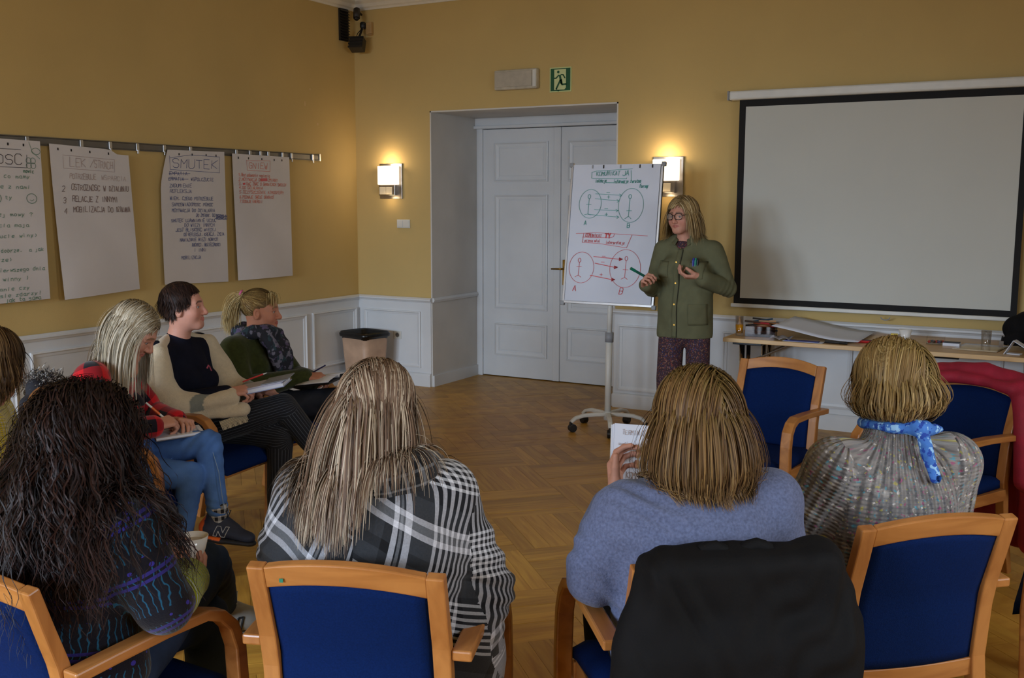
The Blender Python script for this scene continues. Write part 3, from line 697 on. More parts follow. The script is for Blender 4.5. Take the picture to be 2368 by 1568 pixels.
# sheet 2
t, pos = sheet('paper sheet headed LĘK / STRACH with a torn top corner', [(4.344, 2.012), (4.965, 1.99), (5.003, 1.033), (4.358, 1.011)], .05, 1.2)
def cut2(u, v):
    lim = 1-.030*max(0, min(1, (u-.76)/.05)) if u > .76 else 1
    return u, v*lim
pa = paper_obj(t, pos, cut2); holes(pos, (.1, .26, .49, .73), pa); pn = penfor(pos)
pn.line([(.10,.925),(.10,.85),(.52,.845),(.53,.93),(.10,.935)], 'pale', .003); pn.text('LEK', .15, .865, .055, 'pale', .0042, .14); pn.text('/', .315, .865, .055, 'pale', .004); pn.text('STRACH', .35, .865, .05, 'pale', .0042, .165)
pn.text('POTRZEBUJE', .14, .785, .034, 'pale', .0042, .22); pn.text('WSPARCIA', .40, .785, .03, 'pale', .003, .22)
for v, n_, a, b in ((.71, '2', 'OSTROZNOSC W', 'DZIALANIU'), (.635, '3', 'RELACJE Z', 'INNYMI'), (.565, '4', 'MOBILIZACJA DO', 'DZIALANIA')):
    pn.text(n_, .07, v-.01, .036, 'brown', .0040); w1 = .024*len(a); pn.text(a, .145, v, .036, 'brown', .0044, w1); pn.text(b, .16+w1+.012, v, .034, 'brown', .0044, min(.64-w1-.18, .024*len(b)))
pn.build(pa)
# sheet 3
t, pos = sheet('paper sheet headed SMUTEK with a long blue list', [(5.245, 2.015), (5.875, 2.024), (5.878, 1.026), (5.212, 1.050)], .035, 2.5)
cut3 = lambda u, v: (u if u > .2 else u+(.2-u)*.55*max(0, (v-.72)/.28)**1.3, v)
pa = paper_obj(t, pos, cut3); holes(pos, (.28, .48, .70, .86), pa); pn = penfor(pos); bl = 'blue'
pn.line([(.09,.955),(.095,.855),(.60,.84),(.605,.96),(.30,.968),(.09,.94)], bl, .0032); pn.text('SMUTEK', .12, .87, .068, bl, .0042, .47)
for v, u, s_, w in ((.815,.085,'EMPATIA',.18),(.775,.075,'EMPATIA - WSPOLCZUCIE',.46),(.725,.085,'ZADUMIENIE',.22),(.685,.085,'REFLEKSJA',.22),(.63,.085,'WIEM, CZEGO POTRZEBUJE',.44),(.585,.10,'SAMOSWIADOMOSC POMOC',.42),(.54,.10,'MOTYWACJA DO DZIALANIA',.44),(.505,.34,'DO ZMIANY, DO',.20),(.465,.09,'SMUTEK UJAWNIANIE UCZUC',.46),(.43,.22,'DO WIEZI INNYCH',.31),(.395,.13,'JEST BLISKOSC WIECEJ',.41),(.36,.21,'DO REFLEKSJI, KREACJI, ZYCIA',.42),(.32,.17,'NAWIAZANIE WIEZI NOWYCH',.39),(.28,.29,'RADOSCI, WDZIECZNOSCI',.30),(.24,.31,'I INNI',.13),(.185,.18,'MOBILIZACJA',.20)):
    pn.text(s_, u, v, .024, bl, .0034, w)
for k in range(2): pn.text('ROZWOJU', .55, .505-.02*k, .015, bl, .005, .12)
pn.line([(.08,.825),(.29,.828)], bl, .003); pn.line([(.07,.785),(.27,.787)], bl, .003); pn.build(pa)
# sheet 4
t, pos = sheet('paper sheet headed GNIEW in red next to the rail end', [(5.957, 2.016), (6.612, 2.012), (6.597, 1.03), (5.957, 1.031)], .03, .4)
pa = paper_obj(t, pos); holes(pos, (.1, .27, .5, .72, .86), pa); pn = penfor(pos); og = 'orange'
pn.line([(.155,.955),(.16,.875),(.42,.872),(.425,.96),(.155,.95)], og, .003); pn.text('GNIEW', .18, .89, .05, og, .0038, .22)
for v, s_, w in ((.825,'1.Rozladowanie napiecia',.36),(.79,'2.MOTYWACJA DO    ZMIANY',.45),(.755,'3.   DAC ZNAC O GRANICACH SWOICH',.55),(.725,'4.DO DZIALANIA',.27),(.69,'5.OCZYSZCZENIE ATMOSFERY',.52),(.65,'6.POZNAJE SWOJE GRANICE',.40),(.615,'7.DODAJE ENERGII',.26)):
    pn.text(s_, .06, v, .023, og, .0036, w)
for k in range(4): pn.line([(.31,.793+k*.006),(.385,.797+k*.006)], 'red', .005); pn.line([(.105,.76+k*.004),(.13,.762+k*.004)], 'red', .004)
pn.build(pa)

# ------------------------------------------------------------------ corner fittings under the ceiling
t = thing('vent_grille', 'dark slatted vent grille high in the corner on the left wall', 'vent', (XL, 7.39, 3.055))
bx('frame', (0, -.058, 0), (.02, .058, .275), M['black_plastic'], t)
for k in range(11): MB().box((-.014, -.056, -.002), (.014, .056, .002), Matrix.Rotation(R(35), 3, 'Y'), (.026, 0, .018+k*.024)).build('slat', mat('dark_metal', (44, 38, 34), .5) if k == 0 else bpy.data.materials['dark_metal'], t)
t = thing('floodlight', 'black finned floodlight hanging in the corner beside the vent', 'floodlight', (-5.705, 7.42, 3.02), R(18))
dm = bpy.data.materials['dark_metal']
rot = Matrix.Rotation(R(-22), 3, 'X')
MB().box((-.062, -.05, -.06), (.062, .04, .055), rot).build('housing', dm, t, bevel=.006)
for k in range(4): MB().box((-.066, -.058, -.058+k*.030), (.066, -.048, -.042+k*.030), rot).build('fin', M['black_plastic'], t)
MB().tube([(0, .02, .05), (.01, .06, .11), (.012, .09, .15)], .010, 8).build('bracket', M['black_plastic'], t)
MB().tube([(-.02, .02, .05), (-.018, .05, .10), (.01, .09, .15)], .004, 6).build('cable', M['dark'], t)
MB().lathe([(0,-.035),(.02,-.03),(.027,-.01),(.027,.02),(.018,.03),(0,.032)], 14, (.02, .09, .175)).build('sensor', M['black_plastic'], t, smooth=True)
t = thing('security_camera', 'small dark cylindrical camera in the corner just under the cornice', 'camera', (-5.72, 7.43, 3.275), 0)
MB().tube([(-.01, .02, .05), (.012, -.015, -.03)], .030, 16).build('housing', dm, t, smooth=True)
MB().tube([(.012, -.015, -.03), (.016, -.022, -.045)], [.022, .018], 16).build('lens', M['black_plastic'], t, smooth=True)
MB().tube([(-.01, .02, .04), (-.03, .11, .02)], .010, 8).build('bracket', M['black_plastic'], t)
t = thing('junction_box', 'small beige junction box on the back wall by the corner', 'box', (-5.655, YB, 3.17))
bx('cover', (-.03, -.035, -.05), (.03, 0, .05), mat('beige_plastic', (196, 158, 104), .6), t, bevel=.004)
bx('lower_cap', (-.028, -.03, -.062), (.028, 0, -.052), bpy.data.materials['beige_plastic'], t, bevel=.003)

# ------------------------------------------------------------------ waste bin
t = thing('waste_bin', 'pale brown waste bin lined with a black bag in the corner', 'bin', (-5.56, 7.26, 0), R(-12))
def rr(hw, hd, rad, z, n=5):
    out = []
    for cx, cy, a0 in ((hw-rad, hd-rad, 0), (-hw+rad, hd-rad, 90), (-hw+rad, -hd+rad, 180), (hw-rad, -hd+rad, 270)):
        for k in range(n): a = R(a0+90*k/(n-1)); out.append((cx+rad*math.cos(a), cy+rad*math.sin(a), z))
    return out
def loft(rings, name, m, par, cap0=True, cap1=False, smooth=True, **kw):
    mb = MB(); n = len(rings[0]); vs = [p for r in rings for p in r]; fs = []
    for i in range(len(rings)-1):
        for k in range(n): fs.append((i*n+k, i*n+(k+1) % n, (i+1)*n+(k+1) % n, (i+1)*n+k))
    if cap0: fs.append(tuple(range(n))[::-1])
    if cap1: fs.append(tuple((len(rings)-1)*n+k for k in range(n)))
    return mb.add(vs, fs).build(name, m, par, smooth=smooth, **kw)
loft([rr(.135, .11, .04, 0), rr(.155, .13, .045, .25), rr(.17, .145, .05, .46)], 'bin_body', mat('pale_brown_plastic', (196, 160, 132), .5), t, solid=.004)
bagm = mat('black_bin_bag', (10, 10, 12), .3, bump=.6, bscale=18)
loft([rr(.165, .14, .05, .40), rr(.172, .147, .05, .455), rr(.186, .160, .05, .462), rr(.19, .165, .055, .485), rr(.178, .152, .05, .505), rr(.165, .14, .05, .49), rr(.15, .125, .045, .36), rr(.12, .1, .04, .30)], 'bin_bag', bagm, t, cap0=False, cap1=True)

# ------------------------------------------------------------------ things on the table
TZ = .7405
glassm = glass_mat('clear_glass')
def tumbler(label, x, y, r, h, juice=None):
    t = thing('drinking_glass', label, 'glass', (x, y, TZ), 0, 'glasses on the table')
    MB().lathe([(0,0),(r*.86,0),(r*.88,.006),(r,h),(r-.0025,h),(r*.86-.002,.018),(0,.018)], 24).build('tumbler', glassm, t, smooth=True)
    if juice: MB().lathe([(0,.0185),(r*.86-.0025,.0185),(r*.86-.0025+juice*.06,juice+.02),(0,juice+.02)], 24).build('juice', mat('orange_juice', (240, 160, 20), .2), t, smooth=True)
tumbler('tall glass of orange juice at the left end of the table', -2.035, 6.86, .030, .135, .055)
tumbler('empty clear glass near the black bag on the table', -.505, 7.10, .032, .105)
# pen box heaped with pens
t = thing('pen_box', 'clear plastic box heaped with pens beside the orange juice', 'box', (-1.90, 6.92, TZ), R(8))
mb = MB(); mb.box((-.10,-.07,0),(.10,.07,.004)); mb.box((-.10,-.07,0),(-.097,.07,.07)); mb.box((.097,-.07,0),(.10,.07,.07)); mb.box((-.10,-.07,0),(.10,-.067,.07)); mb.box((-.10,.067,0),(.10,.07,.07))
mb.build('tray', glass_mat('smoky_film', (190, 182, 184)), t)
rd = random.Random(3); pcs = [(40,36,34),(120,60,30),(150,96,50),(170,40,50),(60,44,36),(196,150,110),(30,60,80)]
for k in range(22):
    a = rd.uniform(-.5, .5); x, y = rd.uniform(-.05, .05), rd.uniform(-.045, .045); z = .012+.0048*k; L_ = rd.uniform(.05, .075)
    dz = rd.uniform(-.012, .012)
    o = MB().tube([(x-L_*math.cos(a), y-L_*math.sin(a)*.5, z-dz), (x+L_*math.cos(a), y+L_*math.sin(a)*.5, z+dz)], .006, 7)
    o.build('pen', mat('pen_colour', pcs[k % 7], .4), t)
# loose sheets
def sheet_on_table(name, label, x0, x1, y0, y1, zf, m, group=None, rz=0, nx=12):
    t = thing(name, label, 'paper', ((x0+x1)/2, (y0+y1)/2, TZ), rz, group)
    w, d = x1-x0, y1-y0
    MB().grid(lambda u, v: ((u-.5)*w, (v-.5)*d, zf(u, v)), nx, 6).build('sheet', m, t, smooth=True, solid=.0007)
    return t
sheet_on_table('flipchart_sheet', 'large curling white paper sheet lying across the table', -1.80, -1.235, 6.80, 7.44, lambda u, v: .012+.075*(1-u)**1.6*(1-.35*v)+.05*v*(1-u)*.6+.004*math.sin(7*u), M['paper'])
sheet_on_table('blue_folder_sheet', 'white sheet with a blue stripe under the curling paper', -1.70, -1.44, 6.705, 6.795, lambda u, v: .003, M['paper'])
bx('blue_stripe', (-.12, -.028, .0035), (.10, .030, .0075), mat('deep_blue_card', (24, 34, 120), .5), [o for o in bpy.data.objects if o.name.startswith('blue_folder_sheet')][0])
sheet_on_table('crumpled_wrapper', 'translucent crumpled wrapper beside the pen box', -1.795, -1.66, 6.72, 6.86, lambda u, v: .006+.016*abs(math.sin(6*u+2*v)), mat('cloudy_film', (170, 168, 176), .25))
def marker(label, x, y, ang, col, L_=.14, r=.008, z=0, group='markers on the table'):
    t = thing('marker', label, 'marker', (x, y, TZ+r+z), R(ang), group)
    MB().tube([(-L_/2, 0, 0), (L_*.12, 0, 0)], r, 10).build('barrel', mat('marker_barrel', col, .35), t, smooth=False)
    MB().tube([(L_*.12, 0, 0), (L_*.45, 0, 0), (L_*.5, 0, 0)], [r*1.12, r*1.05, r*.6], 10).build('cap', mat('marker_cap', tuple(max(0, c-25) for c in col), .35), t)
    return t
marker('red marker just right of the curling paper', -1.20, 6.90, 8, (190, 30, 36))
marker('dark marker behind the red marker', -1.17, 6.95, -4, (30, 28, 50))
marker('blue marker right of the red marker', -1.10, 6.89, 22, (40, 70, 190))
marker('black marker under the front corner of the curling paper', -1.36, 6.76, -3, (28, 28, 30))
marker('second black marker under the front edge of the curling paper', -1.37, 6.785, 4, (28, 28, 30))
t = thing('sticky_note_pad', 'small yellow sticky note pad standing beside the white cup', 'note pad', (-1.06, 7.10, TZ), R(10))
bx('pad', (-.022, -.008, 0), (.022, .008, .05), mat('yellow_pad', (226, 200, 84), .6), t)
t = thing('white_cup', 'white cup on the table behind the blonde bob', 'cup', (-1.0, 7.16, TZ))
MB().lathe([(0,0),(.026,0),(.03,.01),(.042,.075),(.039,.075),(.027,.012),(0,.01)], 24).build('cup', mat('white_china', (236, 234, 230), .25), t, smooth=True)
t = thing('clip_box', 'clear small box of coloured clips on the table', 'box', (-.80, 7.08, TZ), R(4))
mb = MB(); mb.box((-.055,-.035,0),(.055,.035,.003)); mb.box((-.055,-.035,0),(-.0535,.035,.05)); mb.box((.0535,-.035,0),(.055,.035,.05)); mb.box((-.055,.0335,0),(.055,.035,.05)); mb.box((-.055,-.035,0),(.055,-.0335,.05))
mb.build('case', glassm, t)
for k in range(9):
    MB().tube([(-.042+k*.010, -.018+.012*(k % 3), .012), (-.036+k*.010, -.010+.012*(k % 3), .020)], .008, 8).build('clip', mat('clip_colour', [(190,40,50),(30,90,90),(40,60,140),(24,24,30)][k % 4], .4), t)
t = thing('tape_dispenser', 'white card block with a dark top on the table', 'card block', (-.70, 7.06, TZ), R(-4))
bx('block', (-.05, -.035, 0), (.05, .035, .018), M['paper'], t); bx('dark_cover', (-.05, -.03, .018), (.045, .035, .022), mat('navy_cover', (34, 36, 50), .5), t)
t = thing('folded_card', 'white folded tent card at the right end of the table', 'card', (-.33, 6.80, TZ), R(-12))
mb = MB(); mb.add([(-.055,0,0),(-.005,0,.085),(.065,0,.045),(-.055,.07,0),(-.005,.07,.085),(.065,.07,.045)], [(0,1,4,3),(1,2,5,4)])
mb.build('card', M['paper'], t, solid=.004)
bx('inner_flap', (-.04, .005, .001), (.035, .06, .006), M['paper'], t)
t = sheet_on_table('clear_sleeve', 'clear plastic sleeve under the empty glass', -.66, -.40, 6.86, 7.2, lambda u, v: .001+.002*u, mat('clear_film', (214, 196, 168), .15), rz=R(-8))
# ------------------------------------------------------------------ smooth-union surfaces (figures, cloth, shoes)
V3 = lambda *a: np.array(a, float)
class Sdf:
    def __init__(s, lo, hi, h):
        s.lo = np.array(lo, float); s.h = h; s.n = np.ceil((np.array(hi)-s.lo)/h).astype(int)+1
        s.F = np.full(s.n, .5, np.float32); s.ax = [(s.lo[i]+h*np.arange(s.n[i])).astype(np.float32) for i in range(3)]
    def _sub(s, lo, hi):
        a = np.clip(np.floor((np.array(lo)-s.lo)/s.h).astype(int), 0, s.n); b = np.clip(np.ceil((np.array(hi)-s.lo)/s.h).astype(int)+1, 0, s.n)
        sl = tuple(slice(a[i], b[i]) for i in range(3))
        return sl, s.ax[0][sl[0]][:, None, None], s.ax[1][sl[1]][None, :, None], s.ax[2][sl[2]][None, None, :]
    def _mix(s, sl, d, k, op):
        f = s.F[sl]
        if f.size == 0: return
        if op == 'u':
            h = np.clip(.5+.5*(f-d)/k, 0, 1); s.F[sl] = f+(d-f)*h-k*h*(1-h)
        else:
            h = np.clip(.5-.5*(f+d)/k, 0, 1); s.F[sl] = f+(-d-f)*h+k*h*(1-h)
    def cap(s, a, b, ra, rb=None, k=.02, flat=None, op='u'):
        """tapered capsule; flat=(axis, factor) makes it thinner (factor > 1) along that axis"""
        rb = ra if rb is None else rb; a = np.array(a, float); b = np.array(b, float); m = max(ra, rb)+k+.02
        sl, X, Y, Z = s._sub(np.minimum(a, b)-m, np.maximum(a, b)+m)
        d = b-a; L = max(d@d, 1e-9); x, y, z = X-a[0], Y-a[1], Z-a[2]
        t = np.clip((x*d[0]+y*d[1]+z*d[2])/L, 0, 1); px, py, pz = x-t*d[0], y-t*d[1], z-t*d[2]
        if flat:
            n = np.array(flat[0], float); n /= np.linalg.norm(n); q = (px*n[0]+py*n[1]+pz*n[2])*(flat[1]-1)
            px, py, pz = px+q*n[0], py+q*n[1], pz+q*n[2]
        s._mix(sl, np.sqrt(px*px+py*py+pz*pz)-(ra+(rb-ra)*t), k, op); return s
    def chain(s, pts, rs, k=.02, flat=None):
        """a tapered tube through several points, joined without bulges, then blended in"""
        P = np.array([list(map(float, p)) for p in pts]); m = max(rs)+k+.02
        sl, X, Y, Z = s._sub(P.min(0)-m, P.max(0)+m); best = None
        if s.F[sl].size == 0: return s
        for i in range(len(P)-1):
            a, d = P[i], P[i+1]-P[i]; L = max(d@d, 1e-9); x, y, z = X-a[0], Y-a[1], Z-a[2]
            t = np.clip((x*d[0]+y*d[1]+z*d[2])/L, 0, 1); px, py, pz = x-t*d[0], y-t*d[1], z-t*d[2]
            if flat:
                n = np.array(flat[0], float); n /= np.linalg.norm(n); q = (px*n[0]+py*n[1]+pz*n[2])*(flat[1]-1)
                px, py, pz = px+q*n[0], py+q*n[1], pz+q*n[2]
            e = np.sqrt(px*px+py*py+pz*pz)-(rs[i]+(rs[i+1]-rs[i])*t); best = e if best is None else np.minimum(best, e)
        s._mix(sl, best, k, 'u'); return s
    def ell(s, c, r, k=.02, rot=None, op='u'):
        c = np.array(c, float); r = np.array(r, float); m = r.max()+k+.02
        sl, X, Y, Z = s._sub(c-m, c+m); x, y, z = X-c[0], Y-c[1], Z-c[2]
        if rot is not None:
            q = np.array(rot, float).T; x, y, z = q[0,0]*x+q[0,1]*y+q[0,2]*z, q[1,0]*x+q[1,1]*y+q[1,2]*z, q[2,0]*x+q[2,1]*y+q[2,2]*z
        k0 = np.sqrt((x/r[0])**2+(y/r[1])**2+(z/r[2])**2); k1 = np.sqrt((x/r[0]**2)**2+(y/r[1]**2)**2+(z/r[2]**2)**2)
        s._mix(sl, k0*(k0-1)/np.maximum(k1, 1e-6), k, op); return s
    def rbox(s, c, hw, r, k=.03, rot=None, op='u'):
        c = np.array(c, float); hw = np.array(hw, float); m = np.linalg.norm(hw)+r+k+.02
        sl, X, Y, Z = s._sub(c-m, c+m); x, y, z = X-c[0], Y-c[1], Z-c[2]
        if rot is not None:
            q = np.array(rot, float).T; x, y, z = q[0,0]*x+q[0,1]*y+q[0,2]*z, q[1,0]*x+q[1,1]*y+q[1,2]*z, q[2,0]*x+q[2,1]*y+q[2,2]*z
        a, b, d = np.abs(x)-hw[0], np.abs(y)-hw[1], np.abs(z)-hw[2]
        s._mix(sl, np.sqrt(np.maximum(a, 0)**2+np.maximum(b, 0)**2+np.maximum(d, 0)**2)+np.minimum(np.maximum(a, np.maximum(b, d)), 0)-r, k, op); return s
    def push(s, P, off):
        """move points that sank below the surface back out to the offset"""
        if not hasattr(s, 'g'): s.g = np.stack(np.gradient(s.F, s.h), -1)
        i = np.round((P-s.lo)/s.h).astype(int); ok = ((i >= 1) & (i < s.n-1)).all(1); i = np.clip(i, 0, s.n-1)
        f = s.F[i[:, 0], i[:, 1], i[:, 2]]; g = s.g[i[:, 0], i[:, 1], i[:, 2]]; g = g/np.maximum(np.linalg.norm(g, axis=1), 1e-6)[:, None]
        d = np.where(ok, np.clip(off-f, 0, .08), 0); return P+g*d[:, None]
    def plane(s, p, n, k=.01):
        """cut away everything on the +n side of the plane"""
        n = np.array(n, float); n /= np.linalg.norm(n); X, Y, Z = s.ax[0][:, None, None], s.ax[1][None, :, None], s.ax[2][None, None, :]
        d = -((X-p[0])*n[0]+(Y-p[1])*n[1]+(Z-p[2])*n[2]); s._mix((slice(None),)*3, d.astype(np.float32), k, 's'); return s
    def mesh(s):
        F = s.F; I = F < 0; n = F.shape
        c = [slice(None, -1), slice(1, None)]
        cnt = np.zeros(tuple(k-1 for k in n), np.int8)
        for i in (0, 1):
            for j in (0, 1):
                for k in (0, 1): cnt += I[c[i], c[j], c[k]]
        act = (cnt > 0) & (cnt < 8); idx = np.full(act.shape, -1, np.int64); A = np.argwhere(act); idx[act] = np.arange(len(A))
        acc = np.zeros((len(A), 3)); num = np.zeros(len(A))
        ca, cb, cc = A[:, 0], A[:, 1], A[:, 2]
        for ax in range(3):
            o = [q for q in range(3) if q != ax]
            for i in (0, 1):
                for j in (0, 1):
                    p = A.copy(); p[:, o[0]] += i; p[:, o[1]] += j; q = p.copy(); q[:, ax] += 1
                    f0 = F[p[:, 0], p[:, 1], p[:, 2]]; f1 = F[q[:, 0], q[:, 1], q[:, 2]]; m = (f0 < 0) != (f1 < 0)
                    t = np.where(m, f0/np.where(m, f0-f1, 1), 0); pt = p.astype(float); pt[:, ax] += t
                    acc += pt*m[:, None]; num += m
        Vv = acc/np.maximum(num, 1)[:, None]*s.h+s.lo
        quads = []
        for ax in range(3):
            o = [(ax+1) % 3, (ax+2) % 3]
            s0 = [slice(None)]*3; s1 = [slice(None)]*3; s0[ax] = slice(None, -1); s1[ax] = slice(1, None)
            a, b = I[tuple(s0)], I[tuple(s1)]
            E = np.argwhere(a != b); ok = np.all([(E[:, q] > 0) & (E[:, q] < n[q]-1) for q in o], axis=0); E = E[ok]
            ins = a[E[:, 0], E[:, 1], E[:, 2]]
            def g(d0, d1):
                P = E.copy(); P[:, o[0]] += d0; P[:, o[1]] += d1; return idx[P[:, 0], P[:, 1], P[:, 2]]
            q = np.stack([g(-1, -1), g(0, -1), g(0, 0), g(-1, 0)], 1); q[~ins] = q[~ins][:, ::-1]
            quads.append(q)
        Q = np.concatenate(quads); Q = Q[(Q >= 0).all(1)]
        return Vv, Q
def vnormals(V, Q):
    n = np.cross(V[Q[:, 2]]-V[Q[:, 0]], V[Q[:, 3]]-V[Q[:, 1]]); N = np.zeros_like(V)
    for k in range(4): np.add.at(N, Q[:, k], n)
    return N/np.maximum(np.linalg.norm(N, axis=1), 1e-9)[:, None]
def mesh_obj(name, V, Q, m, parent=None, col=None, uv=None, smooth=True, nor=None):
    me = bpy.data.meshes.new(name); V = np.asarray(V, np.float32); Q = np.asarray(Q, np.int32); k = Q.shape[1]
    me.vertices.add(len(V)); me.vertices.foreach_set('co', V.ravel()); me.loops.add(Q.size); me.loops.foreach_set('vertex_index', Q.ravel())
    me.polygons.add(len(Q)); me.polygons.foreach_set('loop_start', np.arange(0, Q.size, k, dtype=np.int32))
    me.polygons.foreach_set('use_smooth', np.full(len(Q), smooth)); me.update(calc_edges=True); me.materials.append(m)
    if col is not None:
        a = me.color_attributes.new('col', 'FLOAT_COLOR', 'POINT'); c4 = np.ones((len(V), 4), np.float32); c4[:, :3] = col; a.data.foreach_set('color', c4.ravel())
    if uv is not None:
        l = me.uv_layers.new(name='UVMap'); l.data.foreach_set('uv', np.asarray(uv, np.float32).ravel())
    if nor is not None: me.normals_split_custom_set_from_vertices(np.asarray(nor, np.float32))
    o = bpy.data.objects.new(name, me); C.objects.link(o)
    if parent is not None: o.parent = parent
    return o
def waves(P, freq, seed, n=6, aniso=(1, 1, 1)):
    r = np.random.default_rng(seed); out = np.zeros(len(P))
    W = P*np.array(aniso)
    warp = np.stack([np.sin(W@r.normal(size=3)*freq*.5+r.uniform(0, 6)) for _ in range(3)], 1)*.35/freq*2
    for _ in range(n):
        d = r.normal(size=3); d /= np.linalg.norm(d); out += np.sin((W+warp)@d*freq*r.uniform(.6, 1.6)+r.uniform(0, 6.28))
    return out/n**.5
def seg_uv(V, Q, segs):
    """per-corner (around, along) metres about the nearest of several axes: segs = [(a, b, ref, radius)]"""
    cen = V[Q].mean(1); best = np.full(len(Q), 9.); uv = np.zeros((len(Q), 4, 2))
    for a, b, ref, rad in segs:
        a = np.array(a, float); b = np.array(b, float); d = b-a; L = np.linalg.norm(d); d = d/L
        r0 = np.array(ref, float); r0 -= d*(r0@d); r0 /= np.linalg.norm(r0); r1 = np.cross(d, r0)
        def f(P):
            q = P-a; return np.arctan2(q@r1, q@r0), q@d
        q = cen-a; t = np.clip(q@d, 0, L); dist = np.linalg.norm(q-t[:, None]*d, axis=1)-rad
        a0, _ = f(cen); ang, al = f(V[Q].reshape(-1, 3)); ang = ang.reshape(-1, 4); al = al.reshape(-1, 4)
        ang = a0[:, None]+(ang-a0[:, None]+np.pi) % (2*np.pi)-np.pi
        m = dist < best; best = np.where(m, dist, best); uv[m, :, 0] = ang[m]*rad; uv[m, :, 1] = al[m]
    return uv.reshape(-1, 2)
def cloth(name, sdf, m, parent, fold=0, freq=22, seed=1, aniso=(1, 1, 1), bumps=(), segs=None, colf=None):
    V, Q = sdf.mesh(); N = vnormals(V, Q); uv = seg_uv(V, Q, segs) if segs else None
    d = np.zeros(len(V))
    if fold: d += fold*waves(V, freq, seed, aniso=aniso)
    for c, ax, wl, rad, amp in bumps:      # local gathers, e.g. at an elbow
        q = V-np.array(c); ax = np.array(ax, float)/np.linalg.norm(ax)
        d += amp*np.sin(q@ax*2*np.pi/wl+1.5*np.sin(q[:, 0]*30+q[:, 2]*20))*np.exp(-(np.linalg.norm(q, axis=1)/rad)**2)
    V2 = V+N*d[:, None]
    return mesh_obj(name, V2, Q, m, parent, uv=uv, col=colf(V) if colf else None)

# ------------------------------------------------------------------ heads, hands, hair, shoes
def rot_m(yaw=0, pitch=0, roll=0):
    """head frame: x right, y to the face, z up; yaw > 0 turns to the person's left, pitch > 0 nods down"""
    return np.array(Matrix.Rotation(R(yaw), 3, 'Z') @ Matrix.Rotation(R(-pitch), 3, 'X') @ Matrix.Rotation(R(roll), 3, 'Y'))
SK = np.array(lin((214, 160, 136))[:3])
def head_sdf(neck_pt, smile=0, h=.003, scale=1, jaw=1.0):
    nk = np.array(neck_pt, float)
    lo = np.minimum(V3(-.10, -.13, -.13), nk-.09); hi = np.maximum(V3(.10, .14, .14), nk+.09)
    s = Sdf(lo, hi, h)
    s.ell((0, -.014, .032), (.073, .095, .085), .02); s.ell((0, .028, -.018), (.062*jaw, .060, .085), .03)
    s.ell((0, .028, -.066), (.052*jaw, .052, .043), .03); s.cap((-.012, .070, -.093), (.012, .070, -.093), .017, .017, .03)
    for x in (-1, 1):
        s.ell((x*.040, .056, -.030), (.026, .026, .028), .025)
        s.cap((x*.008, .079, .021), (x*.040, .068, .022), .011, .010, .02)
    for x in (-1, 1): s.ell((x*.032, .092, .003), (.019, .014, .013), .014, op='s')
    s.cap((0, .084, .010), (0, .106, -.028), .008, .0115, .012); s.ell((0, .103, -.033), (.012, .013, .010), .008)
    for x in (-1, 1): s.ell((x*.0125, .095, -.035), (.0085, .010, .0075), .006)
    up = .004*smile
    for x in (-1, 1):
        s.cap((0, .0900, -.0555), (x*.025, .0800, -.0590+up), .0050, .0028, .006); s.cap((0, .0885, -.066), (x*.021, .0805, -.0630+up), .0062, .0030, .006)
        s.cap((x*.014, .0830, .0070), (x*.047, .0745, .0068), .0064, .0052, .005); s.cap((x*.015, .0812, -.0085), (x*.046, .0735, -.0075), .0052, .0046, .006)   # lids
        s.ell((x*.074, -.004, -.012), (.010, .019, .032), .006, rot_m(x*-18, 0, 0)); s.ell((x*.080, .002, -.008), (.006, .010, .016), .005, op='s')
    s.cap((-.022, .0880, -.0608+up*.8), (.022, .0880, -.0608+up*.8), .0014, .0014, .003, op='s')
    s.chain([V3(0, -.020, -.055), (V3(0, -.03, -.10)+nk*.5)/1.5 if False else V3(0, -.024, -.10), nk], [.054, .050, .060], .03)
    return s
def head_cols(V, skin, lips=(176, 96, 90), brow=(96, 74, 56)):
    c = np.tile(np.array(lin(skin)[:3]), (len(V), 1)); x, y, z = np.abs(V[:, 0]), V[:, 1], V[:, 2]
    def put(m, col, w):
        m = np.clip(m, 0, 1)[:, None]*w; c[:] = c*(1-m)+np.array(lin(col)[:3])*m
    f = y > .04
    put(np.exp(-((x-.042)/.02)**2-((z+.035)/.02)**2)*f, (206, 128, 112), .45)
    put(np.exp(-(x/.014)**2-((z+.032)/.014)**2)*f, (208, 130, 112), .4)
    put(((x < .026) & (np.abs(z+.0608) < .0095*(1-(x/.030)**2)) & (y > .07)).astype(float), lips, .75)
    put(((np.abs(z-(.0235+.004*np.sin(x*60)-np.maximum(0, x-.036)*.4)) < .0042) & (x > .010) & (x < .050) & f).astype(float), brow, .75)
    put((((x-.034)/.020)**2+((z-.006)/.010)**2 < 1) & f, (150, 100, 84), .35)
    return c
